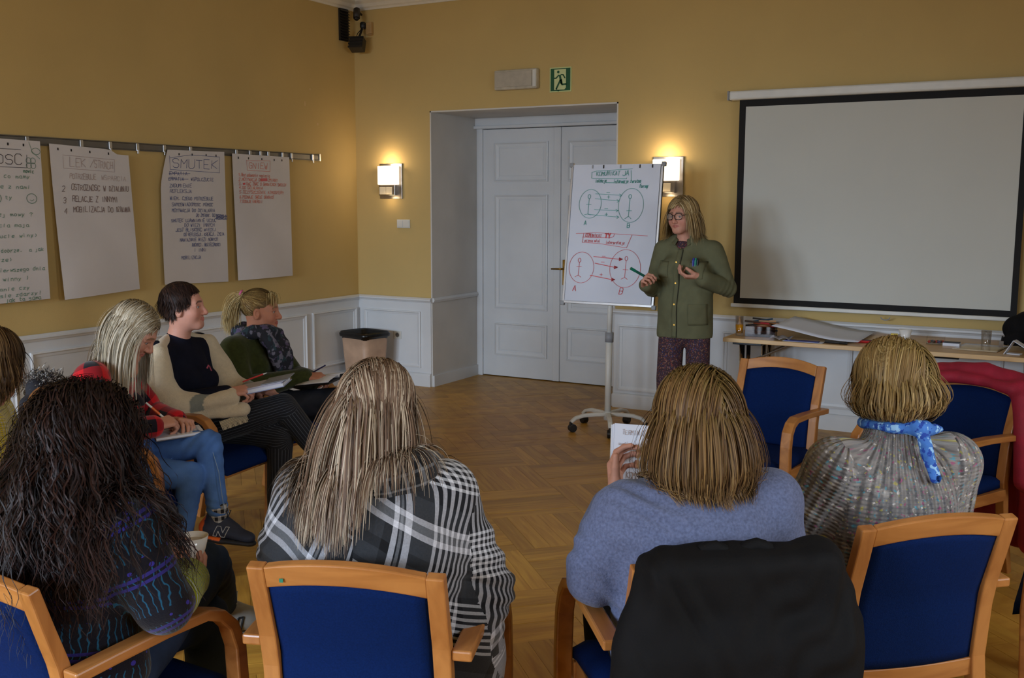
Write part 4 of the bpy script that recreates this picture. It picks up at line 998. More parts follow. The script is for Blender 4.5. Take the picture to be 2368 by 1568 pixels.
def hand_sdf(curl=(20, 25, 30, 35), thumb=0, spread=1, side=-1, h=.0028, pip=1.0):
    """right hand for side=-1: wrist at the origin, fingers to +y, back of the hand to +z, thumb on side*x"""
    s = Sdf((-.085, -.09, -.12), (.085, .20, .06), h); x = side
    s.cap((0, -.032, 0), (0, .0, 0), .024, .023, .02, ((0, 0, 1), 1.25))
    fx = (.030, .0105, -.0095, -.0285); fy = (.088, .094, .090, .080); fl = ((.040, .025, .020), (.045, .028, .021), (.041, .026, .020), (.032, .019, .017)); fr = (.0088, .0090, .0085, .0074)
    for i in range(4):
        s.cap((x*fx[i]*.55, .005, 0), (x*fx[i], fy[i], .001), .0165, .0118, .012, ((0, 0, 1), 1.15))
        p = V3(x*fx[i], fy[i], .001); a = 0.0; yaw = x*(fx[i]*6)*.35*spread; r = fr[i]
        for q, L in enumerate(fl[i]):
            a += R(curl[i]*(1.0 if q == 0 else 1.25*pip if q == 1 else .8))
            d = V3(math.sin(yaw)*math.cos(a), math.cos(yaw)*math.cos(a), -math.sin(a)); e = p+d*L
            s.cap(p, e, r, r*.92, .0035); p = e; r *= .92
    s.cap((x*.014, .012, -.006), (x*.034, .040, -.012), .019, .0145, .014)
    p = V3(x*.034, .040, -.012)
    for q, (L, r, r2) in enumerate(((.036, .0128, .0112), (.030, .0105, .0088))):
        d = V3(x*(.62-.75*thumb*(.7+q*.6)), .80, -.18-.55*thumb*(1+.3*q)); d /= np.linalg.norm(d); e = p+d*L; s.cap(p, e, r, r2, .005); p = e
    return s
def frame(origin, ydir, zdir):
    y = np.array(ydir, float); y /= np.linalg.norm(y); z = np.array(zdir, float); z -= y*(z@y); z /= np.linalg.norm(z); x = np.cross(y, z)
    return np.stack([x, y, z], 1), np.array(origin, float)
SKM = attr_mat('skin', .55, noise=.05, nscale=40, spec=.3)
bsdf(SKM).inputs['Subsurface Weight'].default_value = .08
bsdf(SKM).inputs['Subsurface Radius'].default_value = (.02, .008, .004)
bsdf(SKM).inputs['Subsurface Scale'].default_value = .3
EYEM = attr_mat('eye_surface', .15, noise=.01)
from mathutils.bvhtree import BVHTree
class Person:
    def __init__(s, label, loc, deg):
        s.root = thing('person', label, 'person', (loc[0], loc[1], 0), face(deg)); s.parts = []; s.skin = (214, 160, 136)
    def add(s, V, Q, col): s.parts.append((V, Q, col))
    def head(s, pos, yaw=0, pitch=0, roll=0, neck=(0, -.02, .97), smile=0, skin=(214, 160, 136), h=.003, eyes=True, jaw=1, iris=(70, 80, 90), brow=(96, 74, 56), lips=(176, 96, 90)):
        s.H = rot_m(yaw, pitch, roll); s.hp = np.array(pos, float); s.skin = skin
        nl = s.H.T @ (np.array(neck)-s.hp)
        V, Q = head_sdf(nl, smile, h, jaw=jaw).mesh(); col = head_cols(V, skin, lips, brow); s.add(V@s.H.T+s.hp, Q, col)
        if eyes:
            for x in (-1, 1):
                me = []; n = 14
                for i in range(n+1):
                    for j in range(n):
                        a, b = math.pi*i/n, 2*math.pi*j/n; me.append((math.sin(a)*math.cos(b), math.cos(a), math.sin(a)*math.sin(b)))
                U = np.array(me); q = [(i*n+j, i*n+(j+1) % n, (i+1)*n+(j+1) % n, (i+1)*n+j) for i in range(n) for j in range(n)]
                c = np.where((U[:, 1] > .80)[:, None], np.array(lin(iris)[:3]), np.array(lin((164, 152, 144))[:3])); c = np.where((U[:, 1] > .97)[:, None], .005, c)
                W = (U*.0115+V3(x*.0315, .0738, .0005))@s.H.T+s.hp
                mesh_obj('eye', W, q, EYEM, s.root, col=c)
        return s
    def hand(s, origin, ydir, zdir, side=-1, nails=None, **kw):
        V, Q = hand_sdf(side=side, **kw).mesh(); B, o = frame(origin, ydir, zdir)
        c = np.tile(np.array(lin(s.skin)[:3]), (len(V), 1))*np.where(V[:, 1] > .10, .96, 1)[:, None]
        s.add(V@B.T+o, Q, c)
        return B, o
    def trunk(s, j):
        """the unseen body under the clothes, so the figure is one body"""
        d = Sdf((-.5, -.4, 0), (.5, .85, 1.6), .024)
        d.ell(j['pel'], (.12, .09, .09), .03); d.cap(j['pel'], j['chest'], .10, .12, .04); d.cap(j['chest'], j['neck'], .11, .05, .04); d.cap(j['shL'], j['shR'], .05, .05, .04)
        for q in 'LR':
            d.chain([j['sh'+q], j['el'+q], j['wr'+q]], [.034, .026, .020], .02)
            d.chain([j['hip'+q], j['kn'+q], j['an'+q]], [.052, .036, .026], .02)
        V, Q = d.mesh(); s.add(V, Q, np.tile(np.array(lin(s.skin)[:3]), (len(V), 1)))
    def finish(s):
        off = 0; VV, QQ, CC = [], [], []
        for V, Q, c in s.parts: VV.append(V); QQ.append(np.asarray(Q)+off); CC.append(c); off += len(V)
        s.body = mesh_obj('body', np.concatenate(VV), np.concatenate(QQ), SKM, s.root, col=np.concatenate(CC))
        return s
def seated(pel=(0, 0, .54), neck=(0, -.02, .97), sh=.17, shz=.93, shy=-.025, **kw):
    j = dict(pel=V3(*pel), chest=V3(pel[0]*.4+neck[0]*.6, (pel[1]+neck[1])/2-.03, .78), neck=V3(*neck), shL=V3(neck[0]-sh, shy, shz), shR=V3(neck[0]+sh, shy, shz),
             elL=V3(-.25, .05, .70), elR=V3(.25, .05, .70), wrL=V3(-.1, .28, .68), wrR=V3(.1, .28, .68), hipL=V3(-.09, .03, .52), hipR=V3(.09, .03, .52),
             knL=V3(-.10, .43, .52), knR=V3(.10, .43, .52), anL=V3(-.10, .40, .09), anR=V3(.10, .40, .09))
    for k, v in kw.items(): j[k] = V3(*v)
    return j
def top_sdf(j, r=(.16, .115), sl=(.062, .055, .042), h=.009, belly=0, hem=.50, k=.05, lo=(-.5, -.35, .35), hi=(.5, .6, 1.12), bust=.02):
    s = Sdf(lo, hi, h); p, c, n = j['pel'], j['chest'], j['neck']
    s.ell(p+V3(0, 0, .02), (r[0]*1.06, r[1]*1.08, .13), .05); s.ell((p+c)/2, (r[0]*.95, r[1]*(1+belly), .16), .06); s.ell(c+V3(0, 0, .02), (r[0], r[1], .17), .06)
    for x in (-1, 1): s.ell(c+V3(x*.07, r[1]*.72, -.01), (.062, .05+bust, .062), .04)
    s.cap(j['shL'], j['shR'], sl[0]*.95, sl[0]*.95, .05); s.cap(n+V3(0, -.01, -.05), n+V3(0, 0, -.005), .075, .058, .04)
    for q in 'LR': s.chain([j['sh'+q], j['el'+q], j['wr'+q]], list(sl), .03)
    return s
def leg_sdf(j, r=(.088, .062, .046), h=.009, k=.016, lo=(-.4, -.3, .0), hi=(.4, .85, .75), hip=(.165, .13, .11)):
    s = Sdf(lo, hi, h); s.ell(j['pel']+V3(0, .01, -.01), hip, .04)
    for q in 'LR': s.chain([j['hip'+q], j['kn'+q], j['an'+q]], list(r), k)
    return s
def legs_uv(j):
    out = []
    for q in 'LR': out += [(j['hip'+q], j['kn'+q], (1, 0, .3), .075), (j['kn'+q], j['an'+q], (1, 0.2, 0), .055)]
    return out
def arms_uv(j):
    out = [(j['pel'], j['neck']+V3(0, 0, .1), (0, 1, 0), .15)]
    for q in 'LR': out += [(j['sh'+q], j['el'+q], (0, 1, 0.1), .058), (j['el'+q], j['wr'+q], (0, 0, 1), .048)]
    return out
def shoe(par, ankle, toe, up, main, sole, heel=None, mark=None, laces=None, tall=0, name='shoe', L_=.255):
    B, o = frame(ankle, toe, up)
    t = bpy.data.objects.new(name, None)
    s = Sdf((-.07, -.11, -.10), (.07, .22, .12+tall), .0055)
    s.cap((0, -.045, -.045), (0, .02, -.045), .036, .038, .02); s.cap((0, .02, -.04), (.004, .135, -.058), .042, .033, .02, ((0, 0, 1), 1.25)); s.cap((0, -.02, -.03), (0, -.015, .022+tall), .042, .037, .03)
    s.cap((0, .01, .0), (0, .07, -.03), .028, .026, .02); s.plane((0, 0, -.075), (0, 0, -1)); s.ell((0, -.018, .065+tall), (.030, .036, .04), .008, op='s')
    V, Q = s.mesh(); V[:, 1] *= L_/.255
    col = np.tile(np.array(lin(main)[:3]), (len(V), 1))
    if heel: col[(V[:, 1] < -.052) & (V[:, 2] > -.06)] = lin(heel)[:3]
    if mark == 'trim': pass
    V0, Q0 = V, Q; o1 = mesh_obj(name, V@B.T+o, Q, SHOEM, par, col=col)
    s = Sdf((-.07, -.12, -.12), (.07, .22, -.03), .0055)
    s.cap((0, -.05, -.085), (0, .02, -.083), .036, .036, .02, ((0, 0, 1), 1.9)); s.cap((0, .02, -.083), (.004, .142, -.078), .042, .034, .02, ((0, 0, 1), 2.3))
    V, Q = s.mesh(); V[:, 1] *= L_/.255
    col = np.tile(np.array(lin(sole)[:3]), (len(V), 1))
    if heel: col[(V[:, 2] > -.083) & (V[:, 1] < .03)] = lin(heel)[:3]
    mesh_obj('sole', V@B.T+o, Q, SHOEM, o1, col=col)
    def W(x, y, z): return tuple(B@V3(x, y, z)+o)
    if laces:
        mb = MB()
        for k in range(4): mb.tube([W(-.022, .025+.016*k, .006-.011*k), W(0, .030+.016*k, .014-.011*k), W(.022, .025+.016*k, .006-.011*k)], .0028, 5)
        mb.tube([W(0, .03, .014), W(-.02, .02, .04), W(-.035, .035, .035), W(-.01, .035, .016), W(.015, .03, .045), W(.03, .045, .03), W(.005, .036, .014)], .0026, 5)
        mb.build('laces', laces, o1)
    if mark:
        sd, m_ = mark; mb = MB(); bv = BVHTree.FromPolygons([tuple(q) for q in V0], [tuple(int(i) for i in q) for q in Q0])
        def S_(u, v):
            u, v = -.004+u*.058, -.064+v*.046; h = bv.ray_cast(Vector((.12*sd, u, v)), Vector((-sd, 0, 0))); x = h[0].x if h[0] else .04*sd
            return W(x+.001*sd, u, v)
        pts = [(0, 0), (.25, 1), (.50, 1), (.72, .45), (.85, 1), (1.1, 1), (.85, 0), (.60, 0), (.38, .55), (.25, 0), (0, 0)]
        for (a, b), (c, d) in zip(pts, pts[1:]): mb.tube([S_(a+(c-a)*q/3, b+(d-b)*q/3) for q in range(4)], .0016 if m_ is NEDGE else .0036, 5)
        mb.build('letter_n', m_, o1)
    return o1
SHOEM = attr_mat('shoe_material', .6, noise=.08)
HAIRM = attr_mat('hair_strands', .5, noise=.08, nscale=14, spec=.22)
def hair(P, n=2200, L=.3, Lvar=.12, part=.02, cols=((150, 120, 80),), root=None, rootlen=.15, grav=.16, bias=(0, 0, 0), puff=.02, cut=None, curl=0, cfreq=60, tipin=0, tipstart=.6, rad=.0016, N=15,
         shoulders=True, front=.0, seed=1, sweep=(.9, -.35), frizz=.010, keep=None, extra=(), target=None, stick=.026, flare=.0, solids=(), hairline=.0, locks=60, flip=0):
    """strands combed from a parting, falling under gravity over the head and shoulders; lengths in metres"""
    r = np.random.default_rng(seed); H, hp = P.H, P.hp
    c0, r0 = V3(0, -.014, .032), V3(.075, .097, .087)
    U = r.normal(size=(n*4, 3)); U /= np.linalg.norm(U, axis=1)[:, None]; X = c0+U*r0
    inside = lambda Y: (Y[:, 2] > -.045) & ~(Y[:, 1] > np.maximum(-.004, .95*(Y[:, 2]+.002))+hairline*(Y[:, 2] > .02))
    m = inside(X)
    X, U = X[m][:n], U[m][:n]; n = len(X); nrm = U/r0; nrm /= np.linalg.norm(nrm, axis=1)[:, None]
    sgn = np.where(X[:, 0] > part+.012*r.normal(size=n)*(X[:, 1] > -.03)+.02*r.normal(size=n)*(X[:, 1] <= -.03), 1., -1.)
    top = np.clip((X[:, 2]-.02)/.09, 0, 1)
    d = np.stack([sgn*sweep[0]*top, np.full(n, sweep[1])*top+np.where(X[:, 1] > .02, -.25, 0)*(1-top), -.9*np.ones(n)*(1-top)-.15], 1)
    d -= nrm*((d*nrm).sum(1))[:, None]
    if target is not None: d = np.array(target)-X; d -= nrm*((d*nrm).sum(1)-.05)[:, None]
    d /= np.linalg.norm(d, axis=1)[:, None]
    lock = (r.integers(0, locks, n)*0+np.floor((np.arctan2(X[:, 0], -X[:, 1])/6.283+.5)*locks+.8*r.normal(size=n)).astype(int)) % locks
    lr = np.random.default_rng(seed+5); lv = lr.normal(size=(locks, 3)); lu = lr.uniform(size=(locks, 4))
    hf = np.clip((X[:, 2]+.045)/.15, 0, 1)**.9; layer = hf*r.uniform(0, 1, n)**.6*puff+.002
    ln = (L(X, r) if callable(L) else np.full(n, L))*(1+Lvar*(r.uniform(-1, .6, n)+.5*lv[lock, 0]))
    W = X@H.T+hp; dw = d@H.T; pts = [W.copy()]
    col_ = [(hp+H@c0, r0, H), (hp+H@V3(0, .030, -.025), V3(.068, .066, .092), H)]
    if shoulders:
        nk = P.j['neck']; col_.append(((hp+H@V3(0, -.03, -.12)+nk)/2, V3(.055, .058, .10), np.eye(3)))
        col_.append(((P.j['shL']+P.j['shR'])/2+V3(0, .0, -.03), V3(P.shw, P.shd, .095), np.eye(3)))
        col_.append((P.j['chest']+V3(0, 0, -.02), V3(P.shw*.8, P.shd*1.12, .22), np.eye(3)))
    for e in extra: col_.append((np.array(e[0]), np.array(e[1]), np.eye(3)))
    stick_i = None if stick is None else stick+r.uniform(-.035, .02, n)*(abs(stick) < .1)
    g = V3(0, 0, -1)+np.array(bias)
    step = ln/N; axis = hp+H@V3(0, -.01, 0)
    for i in range(N):
        t = (i+1)/N
        w = grav*(.5+1.1*t)
        dw = dw*(1-w)+g*w+frizz*2.5*(lv[lock]*.5+.5*r.normal(size=(n, 3)))*np.array((1, 1, .3))
        if flare:
            ou = W-axis; ou[:, 2] = 0; dw += flare*max(0, 1-t)*ou/np.maximum(np.linalg.norm(ou, axis=1), .03)[:, None]*np.clip((stick-(W-hp)@H[:, 2])/.05, 0, 1)[:, None]
        if tipin and t > tipstart:
            inn = axis-W; inn[:, 2] = 0; dw += tipin*(t-tipstart)/(1-tipstart)*inn/np.maximum(np.linalg.norm(inn, axis=1), .03)[:, None]
        dw /= np.linalg.norm(dw, axis=1)[:, None]; Wn = W+dw*step[:, None]
        for ic, (c, rr_, B) in enumerate(col_):
            lay = layer*(.7+.3*np.clip((.125-(Wn-hp)@H[:, 2])/.13, 0, 1)) if ic == 0 else layer*.6; q = (Wn-c)@B/(rr_+lay[:, None]); l = np.linalg.norm(q, axis=1); ins = l < 1
            if ic == 0 and stick is not None:                # lies on the skull until it has passed the widest part
                ins |= ((Wn-hp)@H[:, 2] > stick_i)
            q2 = q/np.maximum(l, 1e-6)[:, None]; Wn = np.where(ins[:, None], c+(q2*(rr_+lay[:, None]))@B.T, Wn)
        for sd_ in solids: Wn = sd_.push(Wn, .003+layer*.5)
        dv = Wn-W; l = np.maximum(np.linalg.norm(dv, axis=1), 1e-6)[:, None]; dw = dv/l*.85+dw*.15
        if keep is not None:
            bad = keep(Wn); Wn = np.where(bad[:, None], W+(Wn-W)*.05, Wn)
        W = Wn; pts.append(W.copy())
    T = np.stack(pts, 1)                                     # n, N+1, 3
    tt = np.linspace(0, 1, N+1)
    if curl:
        ph = lu[lock, 0]*6.28+r.normal(size=n)*.35; fr = cfreq*(.8+.5*lu[lock, 1]); s_ = tt[None]*ln[:, None]
        A = curl*np.clip(tt*2.2, 0, 1)[None]*(.6+.7*lu[lock, 2])[:, None]; a = fr[:, None]*s_+ph[:, None]
        T[:, :, 0] += A*np.cos(a); T[:, :, 1] += A*np.sin(a); T[:, :, 2] += .35*A*np.sin(a*.7)
    tan = np.gradient(T, axis=1); tan /= np.maximum(np.linalg.norm(tan, axis=2), 1e-7)[:, :, None]
    out = T-(hp+H@V3(0, -.01, -.02)); out[:, :, 2] *= np.clip((T[:, :, 2]-hp[2]+.07)/.18, .06, 1)
    no = out/np.maximum(np.linalg.norm(out, axis=2), 1e-4)[:, :, None]; no = no-tan*(no*tan).sum(2)[:, :, None]+.10*r.normal(size=(n, 1, 3))+.07*lv[lock][:, None]; no /= np.linalg.norm(no, axis=2)[:, :, None]; no = np.repeat(no[:, :, None], 2, 2).reshape(-1, 3)
    out += .22*np.linalg.norm(out, axis=2)[:, :, None]*r.normal(size=(n, 1, 3))
    u = np.cross(tan, out); u /= np.maximum(np.linalg.norm(u, axis=2), 1e-6)[:, :, None]; w = np.cross(u, tan)
    rr_ = rad*(1.0-.8*tt**4)[None, :, None]*r.uniform(.7, 1.35, n)[:, None, None]
    Vv = np.stack([T-u*rr_, T+u*rr_], 2).reshape(-1, 3)      # a fine flat ribbon per lock of hair
    base = (np.arange(n)[:, None]*(N+1)+np.arange(N)[None, :])*2
    Q = np.stack([base, base+1, base+3, base+2], -1).reshape(-1, 4)
    pal = np.array([lin(c)[:3] for c in cols]); ci = np.minimum((lu[lock, 3]*.6+r.uniform(size=n)*.4)*len(pal), len(pal)-1).astype(int)
    cc = pal[ci]*r.uniform(.90, 1.10, n)[:, None]; col = np.repeat(cc[:, None], N+1, 1)
    if root is not None:
        rc = np.array(lin(root)[:3]); wgt = np.clip(1-tt/rootlen, 0, 1)[None, :, None]; col = col*(1-wgt)+rc*wgt
    col = np.repeat(col[:, :, None], 2, 2).reshape(-1, 3)
    # scalp cap under the strands
    na, nb = 64, 44; a = np.linspace(0, 2*np.pi, na, endpoint=False); b = np.linspace(0, np.pi*.74, nb)
    G = np.array([(math.sin(q)*math.sin(p_), math.sin(q)*math.cos(p_), math.cos(q)) for q in b for p_ in a]); SX = c0+G*(r0+.002)
    ok = inside(SX+V3(0, .004, 0))
    q = [(i*na+j_, i*na+(j_+1) % na, (i+1)*na+(j_+1) % na, (i+1)*na+j_) for i in range(nb-1) for j_ in range(na)]
    q = np.array([f for f in q if ok[list(f)].all()])
    cap_c = np.tile((np.array(lin(root)[:3]) if root is not None else pal.mean(0)*.6), (len(SX), 1))
    Vall = np.concatenate([Vv, SX@H.T+hp]); Qall = np.concatenate([Q, q+len(Vv)]); call = np.concatenate([col, cap_c])
    capn = G@H.T; return mesh_obj('hair', Vall, Qall, HAIRM, P.root, col=call, nor=np.concatenate([no, capn]))
# ------------------------------------------------------------------ cloth materials woven in UV metres
def uv_mat(name, rough=.85, sheen=.2):
    m = bpy.data.materials.new(name); m.use_nodes = True; nt = m.node_tree; b = nt.nodes['Principled BSDF']
    b.inputs['Roughness'].default_value = rough; b.inputs['Specular IOR Level'].default_value = .2; b.inputs['Sheen Weight'].default_value = sheen
    uv = nd(nt, 'ShaderNodeUVMap'); sp = nd(nt, 'ShaderNodeSeparateXYZ'); nt.links.new(uv.outputs[0], sp.inputs[0])
    return m, nt, b, uv, sp
def fract_ramp(nt, src, period, stops, offset=0, skew=None):
    a = nd(nt, 'ShaderNodeMath', operation='MULTIPLY_ADD'); a.inputs[1].default_value = 1/period; a.inputs[2].default_value = offset; nt.links.new(src, a.inputs[0])
    if skew:
        k = nd(nt, 'ShaderNodeMath', operation='MULTIPLY'); k.inputs[1].default_value = skew[1]/period; nt.links.new(skew[0], k.inputs[0])
        s2 = nd(nt, 'ShaderNodeMath', operation='ADD'); nt.links.new(a.outputs[0], s2.inputs[0]); nt.links.new(k.outputs[0], s2.inputs[1]); a = s2
    f = nd(nt, 'ShaderNodeMath', operation='FRACT'); nt.links.new(a.outputs[0], f.inputs[0])
    r = nd(nt, 'ShaderNodeValToRGB'); r.color_ramp.interpolation = 'CONSTANT'; el = r.color_ramp.elements
    while len(el) < len(stops): el.new(.5)
    for e, (p, c) in zip(el, stops): e.position = p; e.color = lin(c)
    nt.links.new(f.outputs[0], r.inputs[0]); return r.outputs[0]
def finish_cloth(nt, b, col, grain=.12, gscale=300, bump=.15):
    tc = nd(nt, 'ShaderNodeTexCoord'); no = nd(nt, 'ShaderNodeTexNoise'); no.inputs['Scale'].default_value = gscale; nt.links.new(tc.outputs['Object'], no.inputs['Vector'])
    mr = nd(nt, 'ShaderNodeMapRange'); mr.inputs[3].default_value = 1-2*grain; mr.inputs[4].default_value = 1+2*grain; nt.links.new(no.outputs[0], mr.inputs[0])
    mx = nd(nt, 'ShaderNodeMix', data_type='RGBA', blend_type='MULTIPLY'); mx.inputs[0].default_value = 1
    nt.links.new(col, mx.inputs[6]); nt.links.new(mr.outputs[0], mx.inputs[7]); nt.links.new(mx.outputs[2], b.inputs['Base Color'])
    bp = nd(nt, 'ShaderNodeBump'); bp.inputs['Strength'].default_value = bump; bp.inputs['Distance'].default_value = .003
    nt.links.new(no.outputs[0], bp.inputs['Height']); nt.links.new(bp.outputs[0], b.inputs['Normal'])
def plaid(name, pu, su, pv, sv, ou=0, ov=0, skew=0, **kw):
    m, nt, b, uv, sp = uv_mat(name)
    # a gentle wave so that the checks follow the drape
    no = nd(nt, 'ShaderNodeTexNoise'); no.inputs['Scale'].default_value = 5; nt.links.new(uv.outputs[0], no.inputs['Vector'])
    wv = nd(nt, 'ShaderNodeVectorMath', operation='SCALE'); wv.inputs['Scale'].default_value = .022; nt.links.new(no.outputs['Color'], wv.inputs[0])
    ad = nd(nt, 'ShaderNodeVectorMath', operation='ADD'); nt.links.new(uv.outputs[0], ad.inputs[0]); nt.links.new(wv.outputs[0], ad.inputs[1]); nt.links.new(ad.outputs[0], sp.inputs[0])
    A = fract_ramp(nt, sp.outputs[0], pu, su, ou, (sp.outputs[1], skew) if skew else None); B = fract_ramp(nt, sp.outputs[1], pv, sv, ov, (sp.outputs[0], -skew) if skew else None)
    mx = nd(nt, 'ShaderNodeMix', data_type='RGBA'); mx.inputs[0].default_value = .5; nt.links.new(A, mx.inputs[6]); nt.links.new(B, mx.inputs[7])
    finish_cloth(nt, b, mx.outputs[2], **kw); return m
def knit(name, cols, rib=.018, depth=.6, fleck=None, base_noise=14, along=0, fscale=70):
    """ribbed wool: ribs across u (along=0) or across v (along=1), colours by noise, optional coloured flecks"""
    m, nt, b, uv, sp = uv_mat(name, .95, .35); L = nt.links
    no = nd(nt, 'ShaderNodeTexNoise'); no.inputs['Scale'].default_value = base_noise; no.inputs['Detail'].default_value = 6; L.new(uv.outputs[0], no.inputs['Vector'])
    r = nd(nt, 'ShaderNodeValToRGB'); el = r.color_ramp.elements
    while len(el) < len(cols): el.new(.5)
    for i, (e, c) in enumerate(zip(el, cols)): e.position = .28+.44*i/max(1, len(cols)-1); e.color = lin(c)
    L.new(no.outputs[0], r.inputs[0]); col = r.outputs[0]
    for k, fc in enumerate(fleck or []):
        n2 = nd(nt, 'ShaderNodeTexNoise'); n2.inputs['Scale'].default_value = fscale; n2.inputs['Detail'].default_value = 2
        of = nd(nt, 'ShaderNodeVectorMath', operation='ADD'); of.inputs[1].default_value = (k*7.3, k*3.1, 0); L.new(uv.outputs[0], of.inputs[0]); L.new(of.outputs[0], n2.inputs['Vector'])
        th = nd(nt, 'ShaderNodeValToRGB'); th.color_ramp.elements[0].position = .635; th.color_ramp.elements[1].position = .67; L.new(n2.outputs[0], th.inputs[0])
        mx = nd(nt, 'ShaderNodeMix', data_type='RGBA'); L.new(th.outputs[0], mx.inputs[0]); L.new(col, mx.inputs[6]); mx.inputs[7].default_value = lin(fc); col = mx.outputs[2]
    wv = nd(nt, 'ShaderNodeMath', operation='MULTIPLY'); wv.inputs[1].default_value = 6.2832/rib; L.new(sp.outputs[along], wv.inputs[0])
    sn = nd(nt, 'ShaderNodeMath', operation='SINE'); L.new(wv.outputs[0], sn.inputs[0])
    w2 = nd(nt, 'ShaderNodeMath', operation='MULTIPLY'); w2.inputs[1].default_value = 6.2832/.011; L.new(sp.outputs[1-along], w2.inputs[0])
    s2 = nd(nt, 'ShaderNodeMath', operation='SINE'); L.new(w2.outputs[0], s2.inputs[0])
    sm = nd(nt, 'ShaderNodeMath', operation='MULTIPLY_ADD'); sm.inputs[1].default_value = .3; L.new(s2.outputs[0], sm.inputs[0]); L.new(sn.outputs[0], sm.inputs[2])
    bp = nd(nt, 'ShaderNodeBump'); bp.inputs['Strength'].default_value = depth; bp.inputs['Distance'].default_value = .0045
    L.new(sm.outputs[0], bp.inputs['Height']); L.new(bp.outputs[0], b.inputs['Normal']); L.new(col, b.inputs['Base Color']); return m
def stripes(name, base, line, period, frac, rough=.8):
    m, nt, b, uv, sp = uv_mat(name, rough, .1); c = fract_ramp(nt, sp.outputs[0], period, [(0, base), (1-frac, line)]); finish_cloth(nt, b, c); return m
G = lambda *v: tuple((p, (c, c, c+2)) if isinstance(c, int) else (p, c) for p, c in v)
D_, B_, GR, W_, NV = (44, 46, 50), (10, 10, 12), (112, 114, 118), (196, 196, 202), (14, 16, 22)
SHAWL_U = [(0, D_), (.13, B_), (.20, W_), (.245, NV), (.255, GR), (.28, NV), (.295, W_), (.345, D_), (.50, NV)]
k_ = .50
for i in range(8): SHAWL_U += [(k_, W_), (k_+.022, NV)]; k_ += .046
SHAWL_U += [(.88, D_)]
SHAWL_V = [(0, D_), (.10, W_), (.14, GR), (.19, W_), (.23, D_), (.36, B_), (.46, NV)]
k_ = .48
for i in range(8): SHAWL_V += [(k_, (196, 198, 202)), (k_+.02, NV)]; k_ += .042
SHAWL_V += [(.83, D_), (.93, B_)]
SHAWL = plaid('plaid_shawl_wool', .42, SHAWL_U, 0.40, SHAWL_V, .30, .18, -.42, grain=.14, gscale=220)
CHECK = plaid('red_black_check_flannel', .115, [(0, (206, 24, 34)), (.5, (18, 14, 26))], .115, [(0, (206, 24, 34)), (.5, (18, 14, 26))], .1, .2, 0, grain=.08)
DENIM = mat('blue_denim', (84, 124, 190), .85, var=.14, vscale=10, bump=.2, bscale=300, spec=.15)
DENIM_D = mat('dark_denim', (44, 58, 84), .85, var=.14, vscale=9, bump=.2, bscale=300, spec=.15)
DENIM_G = mat('charcoal_denim', (44, 48, 58), .85, var=.2, vscale=12, bump=.2, bscale=300, spec=.15)
BLACK_C = mat('black_cotton', (20, 20, 22), .9, var=.12, vscale=20, bump=.15, bscale=300, spec=.15)
NAVY_C = mat('navy_jersey', (20, 22, 36), .9, var=.1, vscale=20, bump=.15, bscale=300, spec=.15)
OLIVE = mat('olive_cotton_twill', (104, 104, 78), .85, var=.06, vscale=14, bump=.2, bscale=420, spec=.2)
MOSS = mat('moss_green_wool', (56, 62, 30), .95, var=.12, vscale=50, bump=.4, bscale=260, spec=.1, sheen=.2)
FLEECE = mat('blue_grey_fleece', (100, 108, 138), .95, var=.13, vscale=150, bump=.45, bscale=260, spec=.1, sheen=.12)
BEIGE = mat('beige_wool', (206, 190, 160), .95, var=.06, vscale=30, bump=.4, bscale=260, spec=.1, sheen=.3)
BEIGE_G = mat('grey_wool_band', (120, 120, 108), .95, var=.08, vscale=30, bump=.4, bscale=260, spec=.1, sheen=.3)
PIN = stripes('pinstripe_cloth', (26, 27, 32), (74, 78, 86), .0145, .16)
KNITW = knit('speckled_tweed_knit', [(84, 80, 82), (148, 142, 138), (108, 106, 106), (192, 186, 180)], .022, 1.0, [(90, 150, 166), (160, 84, 120), (176, 166, 96), (206, 200, 194)], 15, 0, 75)
YKNIT = knit('yellow_rib_knit', [(176, 150, 20), (222, 196, 44)], .013, 1.0, None, 10, 1)
CURLYK = None
